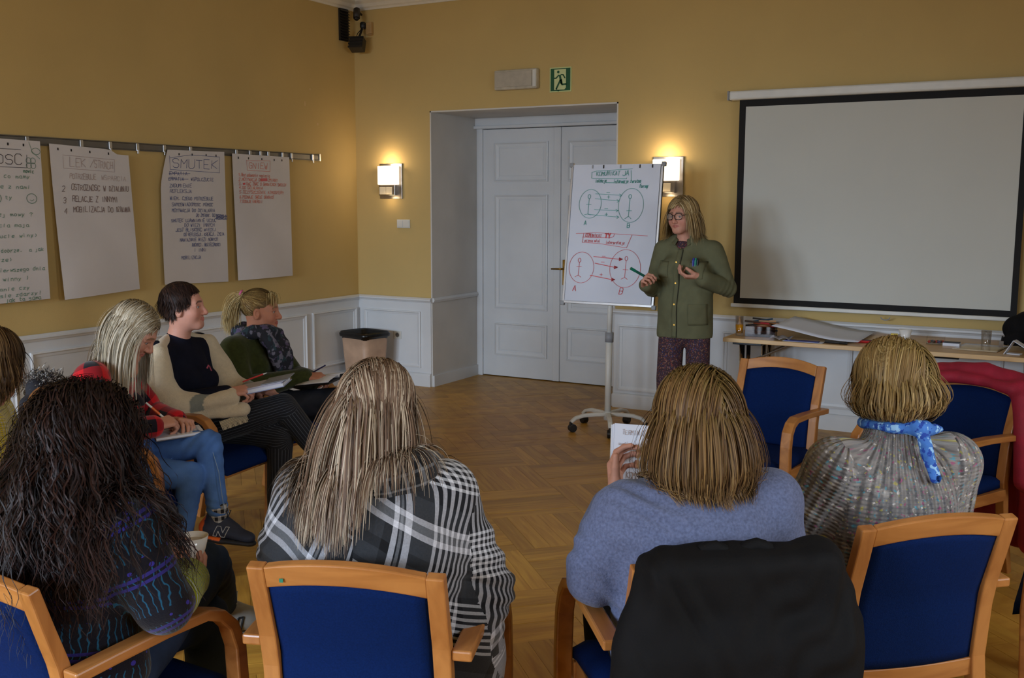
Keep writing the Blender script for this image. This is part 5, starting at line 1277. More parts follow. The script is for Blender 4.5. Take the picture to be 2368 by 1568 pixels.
def dark_pattern():
    m, nt, b, uv, sp = uv_mat('navy_violet_patterned_knit', .95, .2); L = nt.links
    vo = nd(nt, 'ShaderNodeTexVoronoi'); vo.inputs['Scale'].default_value = 40; L.new(uv.outputs[0], vo.inputs['Vector'])
    r1 = nd(nt, 'ShaderNodeValToRGB'); r1.color_ramp.interpolation = 'CONSTANT'; e = r1.color_ramp.elements
    for p, c in ((0, (52, 44, 150)), (.20, (12, 12, 24))): pass
    e[0].position = 0; e[0].color = lin((52, 44, 140)); e[1].position = .22; e[1].color = lin((14, 14, 26))
    L.new(vo.outputs['Distance'], r1.inputs[0])
    band = fract_ramp(nt, sp.outputs[1], .13, [(0, B_), (.38, (90, 90, 90)), (.62, B_), (.66, (255, 255, 255)), (.72, B_), (.77, (255, 255, 255)), (.83, B_)])
    tq = nd(nt, 'ShaderNodeTexWave'); tq.inputs['Scale'].default_value = 20; tq.inputs['Distortion'].default_value = 9; tq.inputs['Detail'].default_value = 2; L.new(uv.outputs[0], tq.inputs['Vector'])
    r2 = nd(nt, 'ShaderNodeValToRGB'); r2.color_ramp.elements[0].position = .90; r2.color_ramp.elements[0].color = lin((16, 16, 28)); r2.color_ramp.elements[1].position = .96; r2.color_ramp.elements[1].color = lin((26, 84, 116)); L.new(tq.outputs[0], r2.inputs[0])
    sep = nd(nt, 'ShaderNodeSeparateColor'); L.new(band, sep.inputs[0])
    gt = nd(nt, 'ShaderNodeMath', operation='GREATER_THAN'); gt.inputs[1].default_value = .05; L.new(sep.outputs[0], gt.inputs[0])
    mx = nd(nt, 'ShaderNodeMix', data_type='RGBA'); L.new(gt.outputs[0], mx.inputs[0]); L.new(r2.outputs[0], mx.inputs[6]); L.new(r1.outputs[0], mx.inputs[7])
    g2 = nd(nt, 'ShaderNodeMath', operation='GREATER_THAN'); g2.inputs[1].default_value = .5; L.new(sep.outputs[0], g2.inputs[0])
    m2 = nd(nt, 'ShaderNodeMix', data_type='RGBA'); L.new(g2.outputs[0], m2.inputs[0]); L.new(mx.outputs[2], m2.inputs[6]); m2.inputs[7].default_value = lin((46, 40, 118))
    finish_cloth(nt, b, m2.outputs[2], .12, 220, .4); return m
CURLYK = dark_pattern()
def speckle(name, base, dots, scale, th):
    m = mat(name, base, .85, var=.1, vscale=40); nt = m.node_tree; b = bsdf(m); L = nt.links
    tc = nd(nt, 'ShaderNodeTexCoord'); col = b.inputs['Base Color'].links[0].from_socket
    for k, d in enumerate(dots):
        n2 = nd(nt, 'ShaderNodeTexNoise'); n2.inputs['Scale'].default_value = scale*(1+.13*k); L.new(tc.outputs['Object'], n2.inputs['Vector'])
        r = nd(nt, 'ShaderNodeValToRGB'); r.color_ramp.elements[0].position = th; r.color_ramp.elements[1].position = th+.03; L.new(n2.outputs[0], r.inputs[0])
        mx = nd(nt, 'ShaderNodeMix', data_type='RGBA'); L.new(r.outputs[0], mx.inputs[0]); L.new(col, mx.inputs[6]); mx.inputs[7].default_value = lin(d); col = mx.outputs[2]
    L.new(col, b.inputs['Base Color']); return m
DRESS = speckle('dark_speckled_crepe', (58, 36, 46), ((120, 60, 54), (50, 56, 100), (150, 110, 84)), 95, .60)
FLORAL = speckle('pale_floral_lace_cloth', (150, 148, 128), ((206, 202, 178), (110, 108, 90)), 60, .56)
SCARF = speckle('dark_printed_scarf_cloth', (30, 34, 46), ((88, 78, 110), (36, 60, 70), (110, 108, 124)), 26, .58)
KERCH = speckle('blue_floral_silk', (66, 120, 200), ((150, 196, 236), (28, 66, 160)), 55, .55)
LACE = mat('lace_cord', (220, 216, 204), .8); NEDGE = mat('grey_n_outline', (190, 192, 196), .6); NBLK = mat('black_n', (16, 16, 20), .6)
def leg_floor_fix(j): return j

# ---------------- the standing woman by the flip chart
p = Person('woman in an olive shirt jacket and dark glasses standing beside the flip chart', (-2.27, 6.42), 275)
j = dict(pel=V3(0, 0, .93), chest=V3(0, -.015, 1.22), neck=V3(.02, -.02, 1.42), shL=V3(-.165, -.03, 1.335), shR=V3(.165, -.03, 1.335), elL=V3(-.262, -.07, 1.09), elR=V3(.225, .02, 1.08), wrL=V3(-.125, .14, 1.175), wrR=V3(.215, .225, 1.125),
         hipL=V3(-.09, 0, .9), hipR=V3(.09, 0, .9), knL=V3(-.10, .02, .48), knR=V3(.10, .02, .48), anL=V3(-.10, -.01, .09), anR=V3(.10, -.01, .09))
p.j = j; p.shw, p.shd = .20, .10
p.trunk(j)
p.head((.035, .005, 1.562), yaw=-18, pitch=4, roll=2, neck=(.02, -.02, 1.40), skin=(204, 148, 126), iris=(80, 96, 104), brow=(110, 84, 66), jaw=1.06, h=.0026)
p.hand((.215, .225, 1.125), (-.28, .80, .52), (.85, -.05, .55), side=-1, curl=(52, 58, 62, 66), thumb=.75)
p.hand((-.125, .14, 1.175), (.93, .38, .02), (-.25, .15, -1), side=1, curl=(30, 34, 38, 42), thumb=.55, spread=.6)
p.finish()
s = Sdf((-.42, -.3, .70), (.42, .42, 1.50), .0085)
s.chain([(0, 0, .80), (0, 0, 1.0), (0, -.01, 1.20), (0, -.02, 1.33)], [.188, .182, .170, .115], .05, ((0, 1, 0), 1.32))
s.cap((-.15, -.03, 1.335), (.15, -.03, 1.335), .062, .062, .05); s.cap((-.06, -.025, 1.385), (.08, -.025, 1.385), .05, .05, .06); s.ell((-.08, .095, 1.20), (.085, .06, .085), .05); s.ell((.08, .095, 1.20), (.085, .06, .085), .05); s.ell((0, .06, .98), (.15, .10, .14), .06)
s.chain([j['shR'], j['elR'], j['wrR']+V3(0, -.02, -.01)], [.066, .058, .046], .025); s.chain([j['shL'], j['elL'], j['wrL']+V3(-.02, -.01, -.01)], [.068, .060, .048], .025)
s.plane((0, 0, .765), (.0, .0, -1), .006); s.ell((0, .01, .74), (.155, .10, .06), .01, op='s'); s.ell((.025, .07, 1.425), (.055, .085, .075), .015, op='s')
s_jk = s
jk = cloth('shirt_jacket', s, OLIVE, p.root, .0042, 19, 3, (1, 1, .7), bumps=[(j['elL'], (.5, .6, .3), .045, .09, .003), (j['elR'], (.2, .9, .2), .04, .08, .003), ((0, .1, .98), (1, 0, .5), .10, .16, .004)])
# collar, placket, pockets, buttons
co = MB()
for sx in (-1, 1): co.grid(lambda u, v: (.022+sx*(.052+.022*v)*math.cos(-1.25+2.75*u-.15)*1.0 if False else .022+sx*(.056+.026*v)*math.sin(.15+2.45*u), -.015+(.062+.020*v)*(-math.cos(.15+2.45*u))+.02*u*v, 1.445-.035*v-.040*u+.012*math.sin(3*u)), 14, 5)
co.build('collar', OLIVE, jk, smooth=True, solid=.005)
def jack_y(x, z): return .140 if z < 1.12 else .135
from mathutils.bvhtree import BVHTree
def surf_fn(o, dy=1):
    me = o.data; bv = BVHTree.FromPolygons([v.co[:] for v in me.vertices], [q.vertices[:] for q in me.polygons])
    def f(x, z, lift=.003):
        h = bv.ray_cast(Vector((x, 1*dy, z)), Vector((0, -dy, 0)))
        return (x, (h[0].y if h[0] else .14)+lift*dy, z)
    return f
sf_ = surf_fn(jk)
mb = MB(); mb.grid(lambda u, v: sf_(.040-.014*v+.030*(u-.5), .775+.575*v, .003), 4, 40); mb.build('placket', OLIVE, jk, smooth=True, solid=.004)
mb = MB(); mb.tube([sf_(.022-.014*q/30, .775+.57*q/30, .0045) for q in range(31)], .0022, 5); mb.build('placket_edge', mat('dark_olive_seam', (44, 44, 34), .9), jk)
for q in range(4): MB().lathe([(0, .004), (.006, .004), (.0065, 0)], 12).build('button', M['brass'], jk).matrix_local = Matrix.Translation(sf_(.036, .86+.135*q, .004)) @ Matrix.Rotation(R(-90), 4, 'X')
for x0, x1, z0, z1, nm in ((-.150, -.055, 1.165, 1.27, 'chest_pocket'), (.085, .165, 1.165, 1.27, 'chest_pocket'), (-.165, -.055, .86, 1.0, 'hip_pocket')):
    mb = MB(); mb.grid(lambda u, v: sf_(x0+(x1-x0)*u, z0+(z1-z0)*v, .0025), 10, 10); mb.build(nm, OLIVE, jk, smooth=True, solid=.004)
for k, (c, dx) in enumerate((((36, 40, 150), -.079), ((20, 130, 110), -.093), ((22, 24, 26), -.107))):
    t = thing('pocket_marker', ('blue', 'green', 'black')[k]+' marker clipped in the chest pocket of the olive jacket', 'marker', p.root.matrix_basis @ Vector(sf_(dx, 1.262, .008)), 0, 'markers in the jacket pocket')
    t.location = Matrix.Translation((-2.27, 6.42, 0)) @ Matrix.Rotation(face(275), 4, 'Z') @ Vector(sf_(dx, 1.262, .009))
    MB().tube([(0, 0, -.05), (0, 0, .012), (.002, .002, .034)], [.0068, .0075, .006], 10).build('barrel', mat('marker_body', c, .35), t)
    bx('clip', (-.002, -.010, -.02), (.002, -.0065, .02), mat('marker_clip', tuple(v+20 for v in c), .35), t)
s = Sdf((-.3, -.25, .05), (.3, .3, .86), .010)
s.ell((0, 0, .80), (.135, .10, .10), .04)
for q in 'LR': s.chain([j['hip'+q]+V3(0, 0, -.08), j['kn'+q], j['an'+q]+V3(0, 0, .03)], [.080, .078, .076], .02)
cloth('trousers', s, DRESS, p.root, .004, 16, 8, (1, 1, .3))
s = Sdf((-.12, -.12, 1.30), (.14, .16, 1.44), .006); s.ell((.022, -.005, 1.345), (.066, .066, .075), .01); cloth('top', s, DRESS, p.root)
for q, x in (('L', -.10), ('R', .10)): shoe(p.root, (x, -.01, .092), (x*1.5, 1, 0), (0, 0, 1), (30, 26, 28), (20, 18, 18))
hair(p, 4000, lambda X, r: np.where(X[:, 1] > .02, .215, .20), .12, -.022, ((222, 196, 146), (192, 162, 112), (140, 114, 76), (232, 212, 168)), (166, 138, 94), .10, .24, (0, -.05, 0), .026, seed=4, sweep=(1.0, -.12), frizz=.010, rad=.0014, N=14, flare=.10, solids=(s_jk,),
     keep=lambda W: (np.abs((W-p.hp)@p.H[:, 0]) < .058) & ((W-p.hp)@p.H[:, 1] > .045) & ((W-p.hp)@p.H[:, 2] < .055))
gl = MB(); Hm = lambda x, y, z: tuple(p.H@V3(x, y, z)+p.hp)
for x in (-1, 1):
    gl.tube([Hm(x*.033+.0255*(abs(math.cos(a*.2618))**.8*(1 if math.cos(a*.2618) > 0 else -1)), .1045-.010*abs(math.cos(a*.2618))*(1 if x*math.cos(a*.2618) > 0 else -.2), .002+.0205*(abs(math.sin(a*.2618))**.8*(1 if math.sin(a*.2618) > 0 else -1))) for a in range(25)], .0024, 6)
    gl.tube([Hm(x*.058, .096, .010), Hm(x*.076, .05, .010), Hm(x*.079, -.005, .004)], .0024, 6)
gl.tube([Hm(-.009, .1065, .008), Hm(0, .109, .010), Hm(.009, .1065, .008)], .0024, 6)
go = gl.build('glasses', M['black_plastic'], p.root, smooth=True)
ln_ = MB()
for x in (-1, 1): ln_.add([Hm(x*.033+.024*math.cos(a*.5236), .104-.006*math.cos(a*.5236)*x, .002+.019*math.sin(a*.5236)) for a in range(12)], [tuple(range(12))])
gm_ = glass_mat('lens_glass'); ln_.build('lens', gm_, go, fix=False)
t = thing('green_marker', 'green marker held in the raised right hand of the standing woman', 'marker', (0, 0, 0), 0)
mw = Matrix.Translation((-2.27, 6.42, 0)) @ Matrix.Rotation(face(275), 4, 'Z')
a_, b_ = mw @ Vector((.275, .345, 1.232)), mw @ Vector((.19, .275, 1.172)); t.location = b_
MB().tube([(0, 0, 0), (a_-b_)*.7], .0085, 10).build('barrel', mat('green_marker_body', (18, 96, 80), .35), t)
MB().tube([(a_-b_)*.7, (a_-b_)*1.0], .0095, 10).build('cap', mat('green_marker_cap', (10, 120, 96), .35), t)

# ---------------- woman writing, red and black checked shirt
p = Person('woman in a red and black checked shirt bent over her notepad writing', (-3.60, 2.90), 34)
j = seated(pel=(0, -.03, .54), neck=(-.005, .055, .955), sh=.168, shz=.925, shy=-.005, elR=(.235, .06, .72), elL=(-.235, .12, .70), wrR=(.115, .215, .715), wrL=(-.075, .27, .70), knL=(.060, .43, .625), anL=(.105, .470, .335), knR=(.13, .37, .505), anR=(.08, .28, .09), hipL=(-.08, .03, .54))
p.j = j; p.shw, p.shd = .185, .095; p.trunk(j)
p.head((-.005, .125, 1.105), yaw=-4, pitch=38, roll=2, neck=(-.005, .075, .94), skin=(206, 152, 130), brow=(120, 92, 66))
p.hand((.115, .215, .715), (-.62, .72, .10), (.30, .15, .95), side=-1, curl=(42, 48, 52, 55), thumb=.55)
p.hand((-.075, .27, .70), (.72, .62, .08), (-.1, .25, .96), side=1, curl=(28, 32, 36, 40), thumb=.4)
p.finish()
s = s_w2 = top_sdf(j, (.162, .118), (.066, .056, .046), h=.008); s.ell((0, -.06, .86), (.15, .09, .10), .05)
cloth('checked_shirt', s, CHECK, p.root, .004, 22, 12, bumps=[(j['elR'], (.3, .8, -.2), .04, .08, .005), (j['elL'], (.3, .8, -.2), .04, .08, .005)], segs=arms_uv(j))
s = leg_sdf(j, (.082, .056, .043), h=.0075, k=.010); cloth('jeans', s, DENIM, p.root, .0025, 24, 5, bumps=[(j['knL'], (0, 1, -1), .04, .10, .004), (j['hipL']+V3(0, .08, 0), (1, .5, 0), .04, .1, .004), (j['anL'], (0, .2, 1), .03, .07, .004)], segs=legs_uv(j))
mb = MB(); B_l = [(.118, .46, .60), (.135, .485, .52), (.145, .495, .44), (.150, .505, .36)]
mb.tube(B_l, .0016, 5); mb.build('side_seam', mat('pale_seam', (140, 166, 196), .9), p.root)
shoe(p.root, (.108, .474, .305), (.16, .93, -.14), (-.05, .12, 1), (34, 42, 62), (22, 22, 26), (236, 104, 30), (1, NEDGE), mat('navy_lace', (40, 46, 60), .8))
s = Sdf((.03, .40, .24), (.19, .56, .42), .005); s.cap((.108, .474, .29), (.106, .471, .352), .040, .042, .01)
ck = plaid('checker_sock', .03, [(0, (30, 30, 34)), (.5, (190, 190, 190))], .03, [(0, (30, 30, 34)), (.5, (190, 190, 190))]); cloth('sock', s, ck, p.root, segs=[((.108, .474, .2), (.106, .471, .45), (1, 0, 0), .042)])
shoe(p.root, (.08, .28, .092), (-.05, 1, 0), (0, 0, 1), (34, 42, 62), (22, 22, 26), (236, 104, 30))
hair(p, 4200, lambda X, r: np.where(X[:, 1] > .0, .36, .37), .10, 0.01, ((196, 184, 160), (170, 158, 134), (214, 204, 184), (140, 122, 94)), (128, 110, 80), .2, .28, (0, -.02, 0), .014, seed=9, sweep=(.8, -.5), frizz=.005, rad=.0013, N=16,
     keep=lambda W: (np.abs((W-p.hp)@p.H[:, 0]) < .06) & ((W-p.hp)@p.H[:, 1] > .04) & ((W-p.hp)@p.H[:, 2] < .05))
mw = Matrix.Translation((-3.60, 2.90, 0)) @ Matrix.Rotation(face(34), 4, 'Z')
def place(o, m): o.rotation_mode = 'QUATERNION'; o.location = m.to_translation(); o.rotation_quaternion = m.to_quaternion(); return o
def basis(origin, ydir, zdir):
    B, o = frame(origin, ydir, zdir); m = Matrix([list(r) for r in B]).to_4x4(); m.translation = Vector(o); return m
t = thing('notepad', 'white notepad on the jeans of the writing woman', 'notepad', (0, 0, 0)); place(t, mw @ basis((.03, .30, .662), (-.35, .9, .06), (.05, -.12, 1)))
bx('cover', (-.075, -.10, -.004), (.075, .10, 0), mat('grey_cover', (120, 120, 128), .5), t, bevel=.001); bx('pages', (-.073, -.098, 0), (.073, .098, .009), M['paper'], t)
pen_ = Pen(lambda u, v, d: (u, v, .009+d), .0006)
for k in range(6): pen_.text('notatki ze spotkania', -.062, .075-.018*k, .008, 'blue', .0010, .12)
pen_.build(t)
t = thing('ballpoint_pen', 'white and orange ballpoint pen in the hand of the writing woman', 'pen', (0, 0, 0)); place(t, mw @ basis((.045, .285, .700), (.02, -.12, .12), (0, 1, 1)))
MB().tube([(0, 0, 0), (0, .012, 0), (0, .075, 0)], [.0015, .0048, .005], 8).build('barrel', M['white_plastic'], t)
MB().tube([(0, .075, 0), (0, .118, 0)], .0054, 8).build('grip', mat('orange_plastic', (236, 110, 30), .4), t); MB().tube([(0, .118, 0), (0, .150, 0)], [.005, .004], 8).build('clicker', M['white_plastic'], t)

# ---------------- short haired woman with the beige shawl
p = Person('short dark haired woman in navy with a beige shawl and pinstriped trousers smiling', (-3.80, 3.59), 10)
j = seated(neck=(.025, -.075, .985), sh=.165, shz=.925, shy=-.075, elR=(.235, .035, .70), elL=(-.23, .02, .69), wrR=(.085, .235, .735), wrL=(-.16, .25, .70), knR=(-.095, .44, .650), anR=(-.15, .62, .40), knL=(-.085, .42, .50), anL=(-.05, .42, .09))
p.j = j; p.shw, p.shd = .185, .095; p.trunk(j)
p.head((.018, -.038, 1.135), yaw=20, pitch=-2, roll=0, neck=(.022, -.075, .97), smile=2.6, skin=(202, 146, 126), brow=(56, 40, 34), lips=(190, 104, 96))
p.hand((.085, .235, .735), (-.55, .80, .12), (.35, .15, .92), side=-1, curl=(40, 46, 50, 54), thumb=.55)
p.hand((-.16, .25, .70), (.15, .95, .05), (0, 0, 1), side=1, curl=(20, 24, 28, 32), thumb=.2)
p.finish()
cloth('navy_top', top_sdf(j, (.160, .115), (.058, .052, .040), h=.010), NAVY_C, p.root, .003, 18, 2)
mb = MB(); mb.tube([(.06, .115, .845), (.055, .12, .86), (.045, .12, .85)], .004, 5); mb.tube([(.045, .12, .85), (.035, .122, .83)], .003, 5); mb.build('embroidery', mat('pink_thread', (176, 80, 100), .8), p.root)
cloth('pinstripe_trousers', leg_sdf(j, (.092, .066, .05)), PIN, p.root, .002, 22, 6, segs=legs_uv(j))
s = Sdf((-.42, -.28, .45), (.42, .42, 1.02), .0085)
for sx in (-1, 1):
    s.chain([(.02+sx*.055, -.10, .985), (.02+sx*.115, -.075, .965), (.02+sx*.195, -.05, .92), (.02+sx*.225, 0, .80), (.02+sx*.225, .06, .70)], [.030, .034, .052, .062, .070], .04)
s.chain([(-.08, -.125, .93), (.10, -.135, .93)], [.05, .05], .04); s.chain([(-.12, -.13, .78), (.16, -.13, .78)], [.07, .07], .05); s.chain([(-.12, -.12, .62), (.16, -.12, .62)], [.07, .07], .05)
s.chain([(.245, .04, .69), (.17, .18, .70), (.085, .245, .715)], [.070, .060, .046], .03); s.chain([(-.235, .04, .69), (-.19, .17, .69), (-.16, .22, .70)], [.068, .055, .046], .03)
s.chain([(.215, .10, .66), (.12, .23, .645), (.06, .30, .655)], [.055, .045, .03], .03, ((.3, .3, 1), 1.4)); s.chain([(.23, .02, .62), (.24, .0, .52)], [.06, .04], .03)
def shcol(V):
    c = np.tile(np.array(lin((202, 186, 158))[:3]), (len(V), 1)); w = .012*np.sin(V[:, 0]*22+V[:, 1]*15)
    c[(V[:, 2]+w > .585) & (V[:, 2]+w < .685) & (V[:, 1] < .12)] = lin((112, 114, 104))[:3]; c[(V[:, 1]+w > .165) & (V[:, 1]+w < .215) & (V[:, 2] > .66)] = lin((124, 126, 116))[:3]
    return c
SHM = attr_mat('beige_shawl_wool', .95, bump=.5, bscale=240, noise=.08, nscale=60, sheen=.3)
sh_ = cloth('beige_shawl', s, SHM, p.root, .010, 24, 31, (1, 1, .6), colf=shcol)
mb = MB()
for k in range(26):
    a = k/25; x, y, z = .17-.13*a, .255+.055*a, .615+.02*a; mb.tube([(x, y, z), (x+.004, y+.012, z-.02), (x-.004+.003*math.sin(k*5), y+.016, z-.042)], .0022, 4)
mb.build('fringe', BEIGE, sh_)['kind'] = 'stuff'
for q in 'RL':
    a = j['an'+q]; kn = j['kn'+q]; d = a-kn; d /= np.linalg.norm(d)
    shoe(p.root, a+d*.0, (-.12, .9, -.42) if q == 'R' else (0, 1, 0), (0, .4, .9) if q == 'R' else (0, 0, 1), (22, 20, 20), (16, 15, 15), tall=.05, name='boot')
hair(p, 5200, lambda X, r: np.where(X[:, 2] > .065, .075, np.where(X[:, 1] < -.02, .052, np.where(X[:, 2] > .03, .048, .030))), .15, .03, ((52, 36, 32), (36, 25, 23), (66, 44, 36)), (34, 24, 22), .3, .10, (0, -.1, 0), .010, seed=6, sweep=(-.55, .55), frizz=.016, rad=.0013, N=7, shoulders=False, hairline=.012,
     keep=lambda W: ((W-p.hp)@p.H[:, 1] > .055) & ((W-p.hp)@p.H[:, 2] < .070))
mw = Matrix.Translation((-3.80, 3.59, 0)) @ Matrix.Rotation(face(10), 4, 'Z')
t = thing('open_planner', 'thick white and blue planner open on the pinstriped lap', 'planner', (0, 0, 0)); place(t, mw @ basis((-.055, .345, .752), (-.28, .88, .20), (.1, -.2, 1)))
bx('back_cover', (-.085, -.13, -.012), (.085, .13, -.008), mat('pale_blue_cover', (150, 160, 196), .5), t); bx('pages', (-.083, -.128, -.008), (.083, .128, .006), M['paper'], t)
for k, z in enumerate((.006, .011)): bx('sheet_stack', (-.08, -.12+.01*k, z), (.08, .12+.01*k, z+.004), mat('lilac_sheet', (196, 196, 216), .6), t)
bx('front_cover', (-.086, .02, .016), (.075, .15, .020), mat('grey_flap', (140, 144, 150), .5), t); bx('elastic', (-.087, .085, -.013), (-.060, .128, .010), mat('mustard_edge', (150, 130, 80), .7), t)
t = thing('red_pen', 'small red pen in the hand above the planner', 'pen', (0, 0, 0)); place(t, mw @ basis((.0, .33, .80), (-.6, .5, .22), (0, 0, 1))); MB().tube([(0, -.05, 0), (0, .055, 0)], .004, 8).build('barrel', mat('red_pen_plastic', (190, 40, 36), .4), t); MB().tube([(0, .055, 0), (0, .075, 0)], [.004, .001], 8).build('tip', M['white_plastic'], t)

# ---------------- ponytailed woman
p = Person('ponytailed blonde woman in a dark green cardigan and printed scarf', (-3.93, 4.19), 4)
j = seated(neck=(.01, -.03, .915), sh=.16, shz=.855, shy=-.03, elR=(.23, .05, .66), elL=(-.23, .05, .66), wrR=(-.02, .275, .705), wrL=(-.14, .25, .66), knR=(-.10, .44, .575), anR=(-.12, .44, .15), knL=(-.12, .44, .50), anL=(-.10, .42, .09))
p.j = j; p.shw, p.shd = .18, .095; p.trunk(j)
p.head((-.004, .01, 1.055), yaw=24, pitch=3, roll=0, neck=(.005, -.03, .90), smile=.5, skin=(192, 132, 106), brow=(110, 84, 60), lips=(168, 86, 80))
p.hand((-.02, .275, .705), (-.5, .85, -.02), (.3, .1, .95), side=-1, curl=(36, 40, 44, 48), thumb=.5)
p.finish()
cloth('green_cardigan', top_sdf(j, (.165, .122), (.068, .064, .052), h=.009), MOSS, p.root, .005, 20, 7, bumps=[(j['elR'], (.4, .8, 0), .05, .09, .006)])
cloth('dark_jeans', leg_sdf(j, (.094, .068, .05)), DENIM_G, p.root, .003, 22, 16)
s = Sdf((-.2, -.2, .60), (.25, .22, 1.02), .007)
ring = [(.01+.085*math.cos(a*.5236), -.015+.095*math.sin(a*.5236), .935+.018*math.sin(a*.9)) for a in range(13)]
s.chain(ring, [.036+.006*math.sin(k*2.1) for k in range(13)], .015); s.chain([(.05, .085, .92), (.02, .13, .83), (-.01, .14, .72)], [.045, .055, .042], .02, ((0, 1, 0), 1.6)); s.chain([(-.06, .08, .92), (-.05, .13, .82), (-.055, .135, .70)], [.042, .05, .04], .02, ((0, 1, 0), 1.6))
cloth('printed_scarf', s, SCARF, p.root, .006, 45, 2)
for q in 'RL': shoe(p.root, j['an'+q], (-.1, 1, 0), (0, 0, 1), (24, 24, 28), (18, 17, 17))
PT = (0, -.092, .076)
hair(p, 3600, lambda X, r: np.linalg.norm(X-np.array(PT), axis=1)*1.06+.01, .05, .0, ((186, 160, 104), (150, 122, 74), (104, 80, 48), (206, 184, 132)), (98, 76, 46), .3, .02, (0, 0, 0), .006, seed=8, frizz=.004, rad=.0014, N=9, shoulders=False, target=PT, hairline=.026, stick=-.5, 
     keep=lambda W: ((W-p.hp)@p.H[:, 1] > .06) & ((W-p.hp)@p.H[:, 2] < .07))
class _T: pass
hp0, root0 = p.hp.copy(), p.root
def tail(P, at, n, L, cols, seed, push, name='ponytail', spread=(.010, .006, .010)):
    r = np.random.default_rng(seed); a0 = P.H@V3(*at)+P.hp; lr = np.random.default_rng(seed+1).normal(size=(14, 3)); lk = r.integers(0, 14, n)
    W = a0+(P.H@(r.normal(size=(3, n))*np.array([[spread[0]], [spread[1]], [spread[2]]]))).T; d = np.tile(P.H@V3(*push), (n, 1))+.18*r.normal(size=(n, 3))+.12*lr[lk]; pts = [W]
    N = 12; ln = L*r.uniform(.75, 1.05, n)
    for i in range(N):
        d = d*.80+V3(0, 0, -1)*.26+.03*r.normal(size=(n, 3)); d /= np.linalg.norm(d, axis=1)[:, None]; W = W+d*(ln/N)[:, None]; pts.append(W)
    T = np.stack(pts, 1); tan = np.gradient(T, axis=1); tan /= np.linalg.norm(tan, axis=2)[:, :, None]; u = np.cross(tan, V3(.3, .9, .2)); u /= np.linalg.norm(u, axis=2)[:, :, None]; w = np.cross(tan, u)
    rad = .0011*(1-.7*np.linspace(0, 1, N+1)**2)[None, :, None]; Vv = np.stack([T+rad*(u*math.cos(a)+w*math.sin(a)) for a in (0, 2.094, 4.189)], 2).reshape(-1, 3)
    base = (np.arange(n)[:, None, None]*(N+1)+np.arange(N)[None, :, None])*3; k = np.arange(3)[None, None, :]; k1 = (k+1) % 3
    Q = np.stack([base+k, base+k1, base+3+k1, base+3+k], -1).reshape(-1, 4); pal = np.array([lin(c)[:3] for c in cols]); c = pal[r.integers(0, len(pal), n)]
    return mesh_obj(name, Vv, Q, HAIRM, P.root, col=np.repeat(c, (N+1)*3, 0))
tail(p, (0, -.100, .076), 900, .235, ((190, 164, 108), (156, 128, 80), (208, 186, 136)), 3, (0, -.8, .0))
for sx in (-1, 1): tail(p, (sx*.012, .058, .096), 200, .078, ((186, 160, 104), (156, 128, 80), (206, 184, 132)), 5+sx, (sx*.95, .16, -.30), 'fringe', (.014, .010, .006))
mb = MB(); c_ = p.H@V3(0, -.112, .084)+p.hp
mb.tube([tuple(c_+p.H@V3(.019*math.cos(a*.5236), .006*math.sin(a*.5236), .019*math.sin(a*.5236))) for a in range(13)], .006, 6); mb.build('hair_tie', mat('pink_hair_tie', (206, 100, 150), .6), p.root, smooth=True)
mw = Matrix.Translation((-3.93, 4.19, 0)) @ Matrix.Rotation(face(4), 4, 'Z')
t = thing('open_notebook', 'dark covered notebook open on the lap of the ponytailed woman', 'notebook', (0, 0, 0)); place(t, mw @ basis((-.10, .345, .678), (-.15, .95, .14), (.06, -.14, 1)))
mb = MB(); mb.grid(lambda u, v: ((u-.5)*.27, (v-.5)*.20, .004+.016*(1-abs(2*u-1))**.5*(abs(2*u-1) > .02)+.004), 21, 4); mb.build('pages', M['paper'], t, smooth=True, solid=.003); bx('cover', (-.14, -.105, -.004), (.14, .105, .004), M['black_plastic'], t)
t = thing('blue_pen', 'dark pen in the hand of the ponytailed woman', 'pen', (0, 0, 0)); place(t, mw @ basis((-.06, .345, .745), (.1, .5, .25), (0, 0, 1))); MB().tube([(0, -.05, 0), (0, .06, 0)], .004, 8).build('barrel', mat('dark_blue_pen', (40, 44, 90), .4), t); MB().tube([(0, -.05, 0), (0, -.062, 0)], [.0035, .001], 8).build('tip', M['steel'], t)
# ---------------- woman at the left edge in the yellow sweater
p = Person('brown haired woman in a yellow ribbed sweater cut off by the left edge', (-3.26, 2.10), 52)
j = seated(neck=(0, .02, .95), sh=.17, shz=.90, shy=.02, elR=(.24, .08, .70), elL=(-.24, .08, .70), wrR=(.10, .28, .66), wrL=(-.08, .30, .66), knL=(.10, .50, .60), anL=(.20, .60, .30), knR=(.12, .44, .51), anR=(.10, .40, .09))
p.j = j; p.shw, p.shd = .185, .095; p.trunk(j)
p.head((0, .06, 1.095), yaw=62, pitch=14, neck=(0, .02, .94), skin=(198, 142, 120), eyes=True)
p.hand((.10, .28, .66), (-.5, .8, 0), (0, 0, 1), side=-1, curl=(20, 24, 28, 32)); p.hand((-.08, .30, .66), (.5, .8, 0), (0, 0, 1), side=1, curl=(20, 24, 28, 32)); p.finish()
cloth('yellow_sweater', top_sdf(j, (.17, .125), (.076, .066, .052), h=.009), YKNIT, p.root, .003, 18, 3, segs=arms_uv(j))
cloth('black_trousers', leg_sdf(j, (.092, .068, .055)), BLACK_C, p.root, .003, 22, 4)
for q in 'LR': shoe(p.root, j['an'+q], (.1, 1, -.2) if q == 'L' else (0, 1, 0), (0, .2, 1), (20, 20, 22), (14, 14, 14), tall=.05, name='boot')
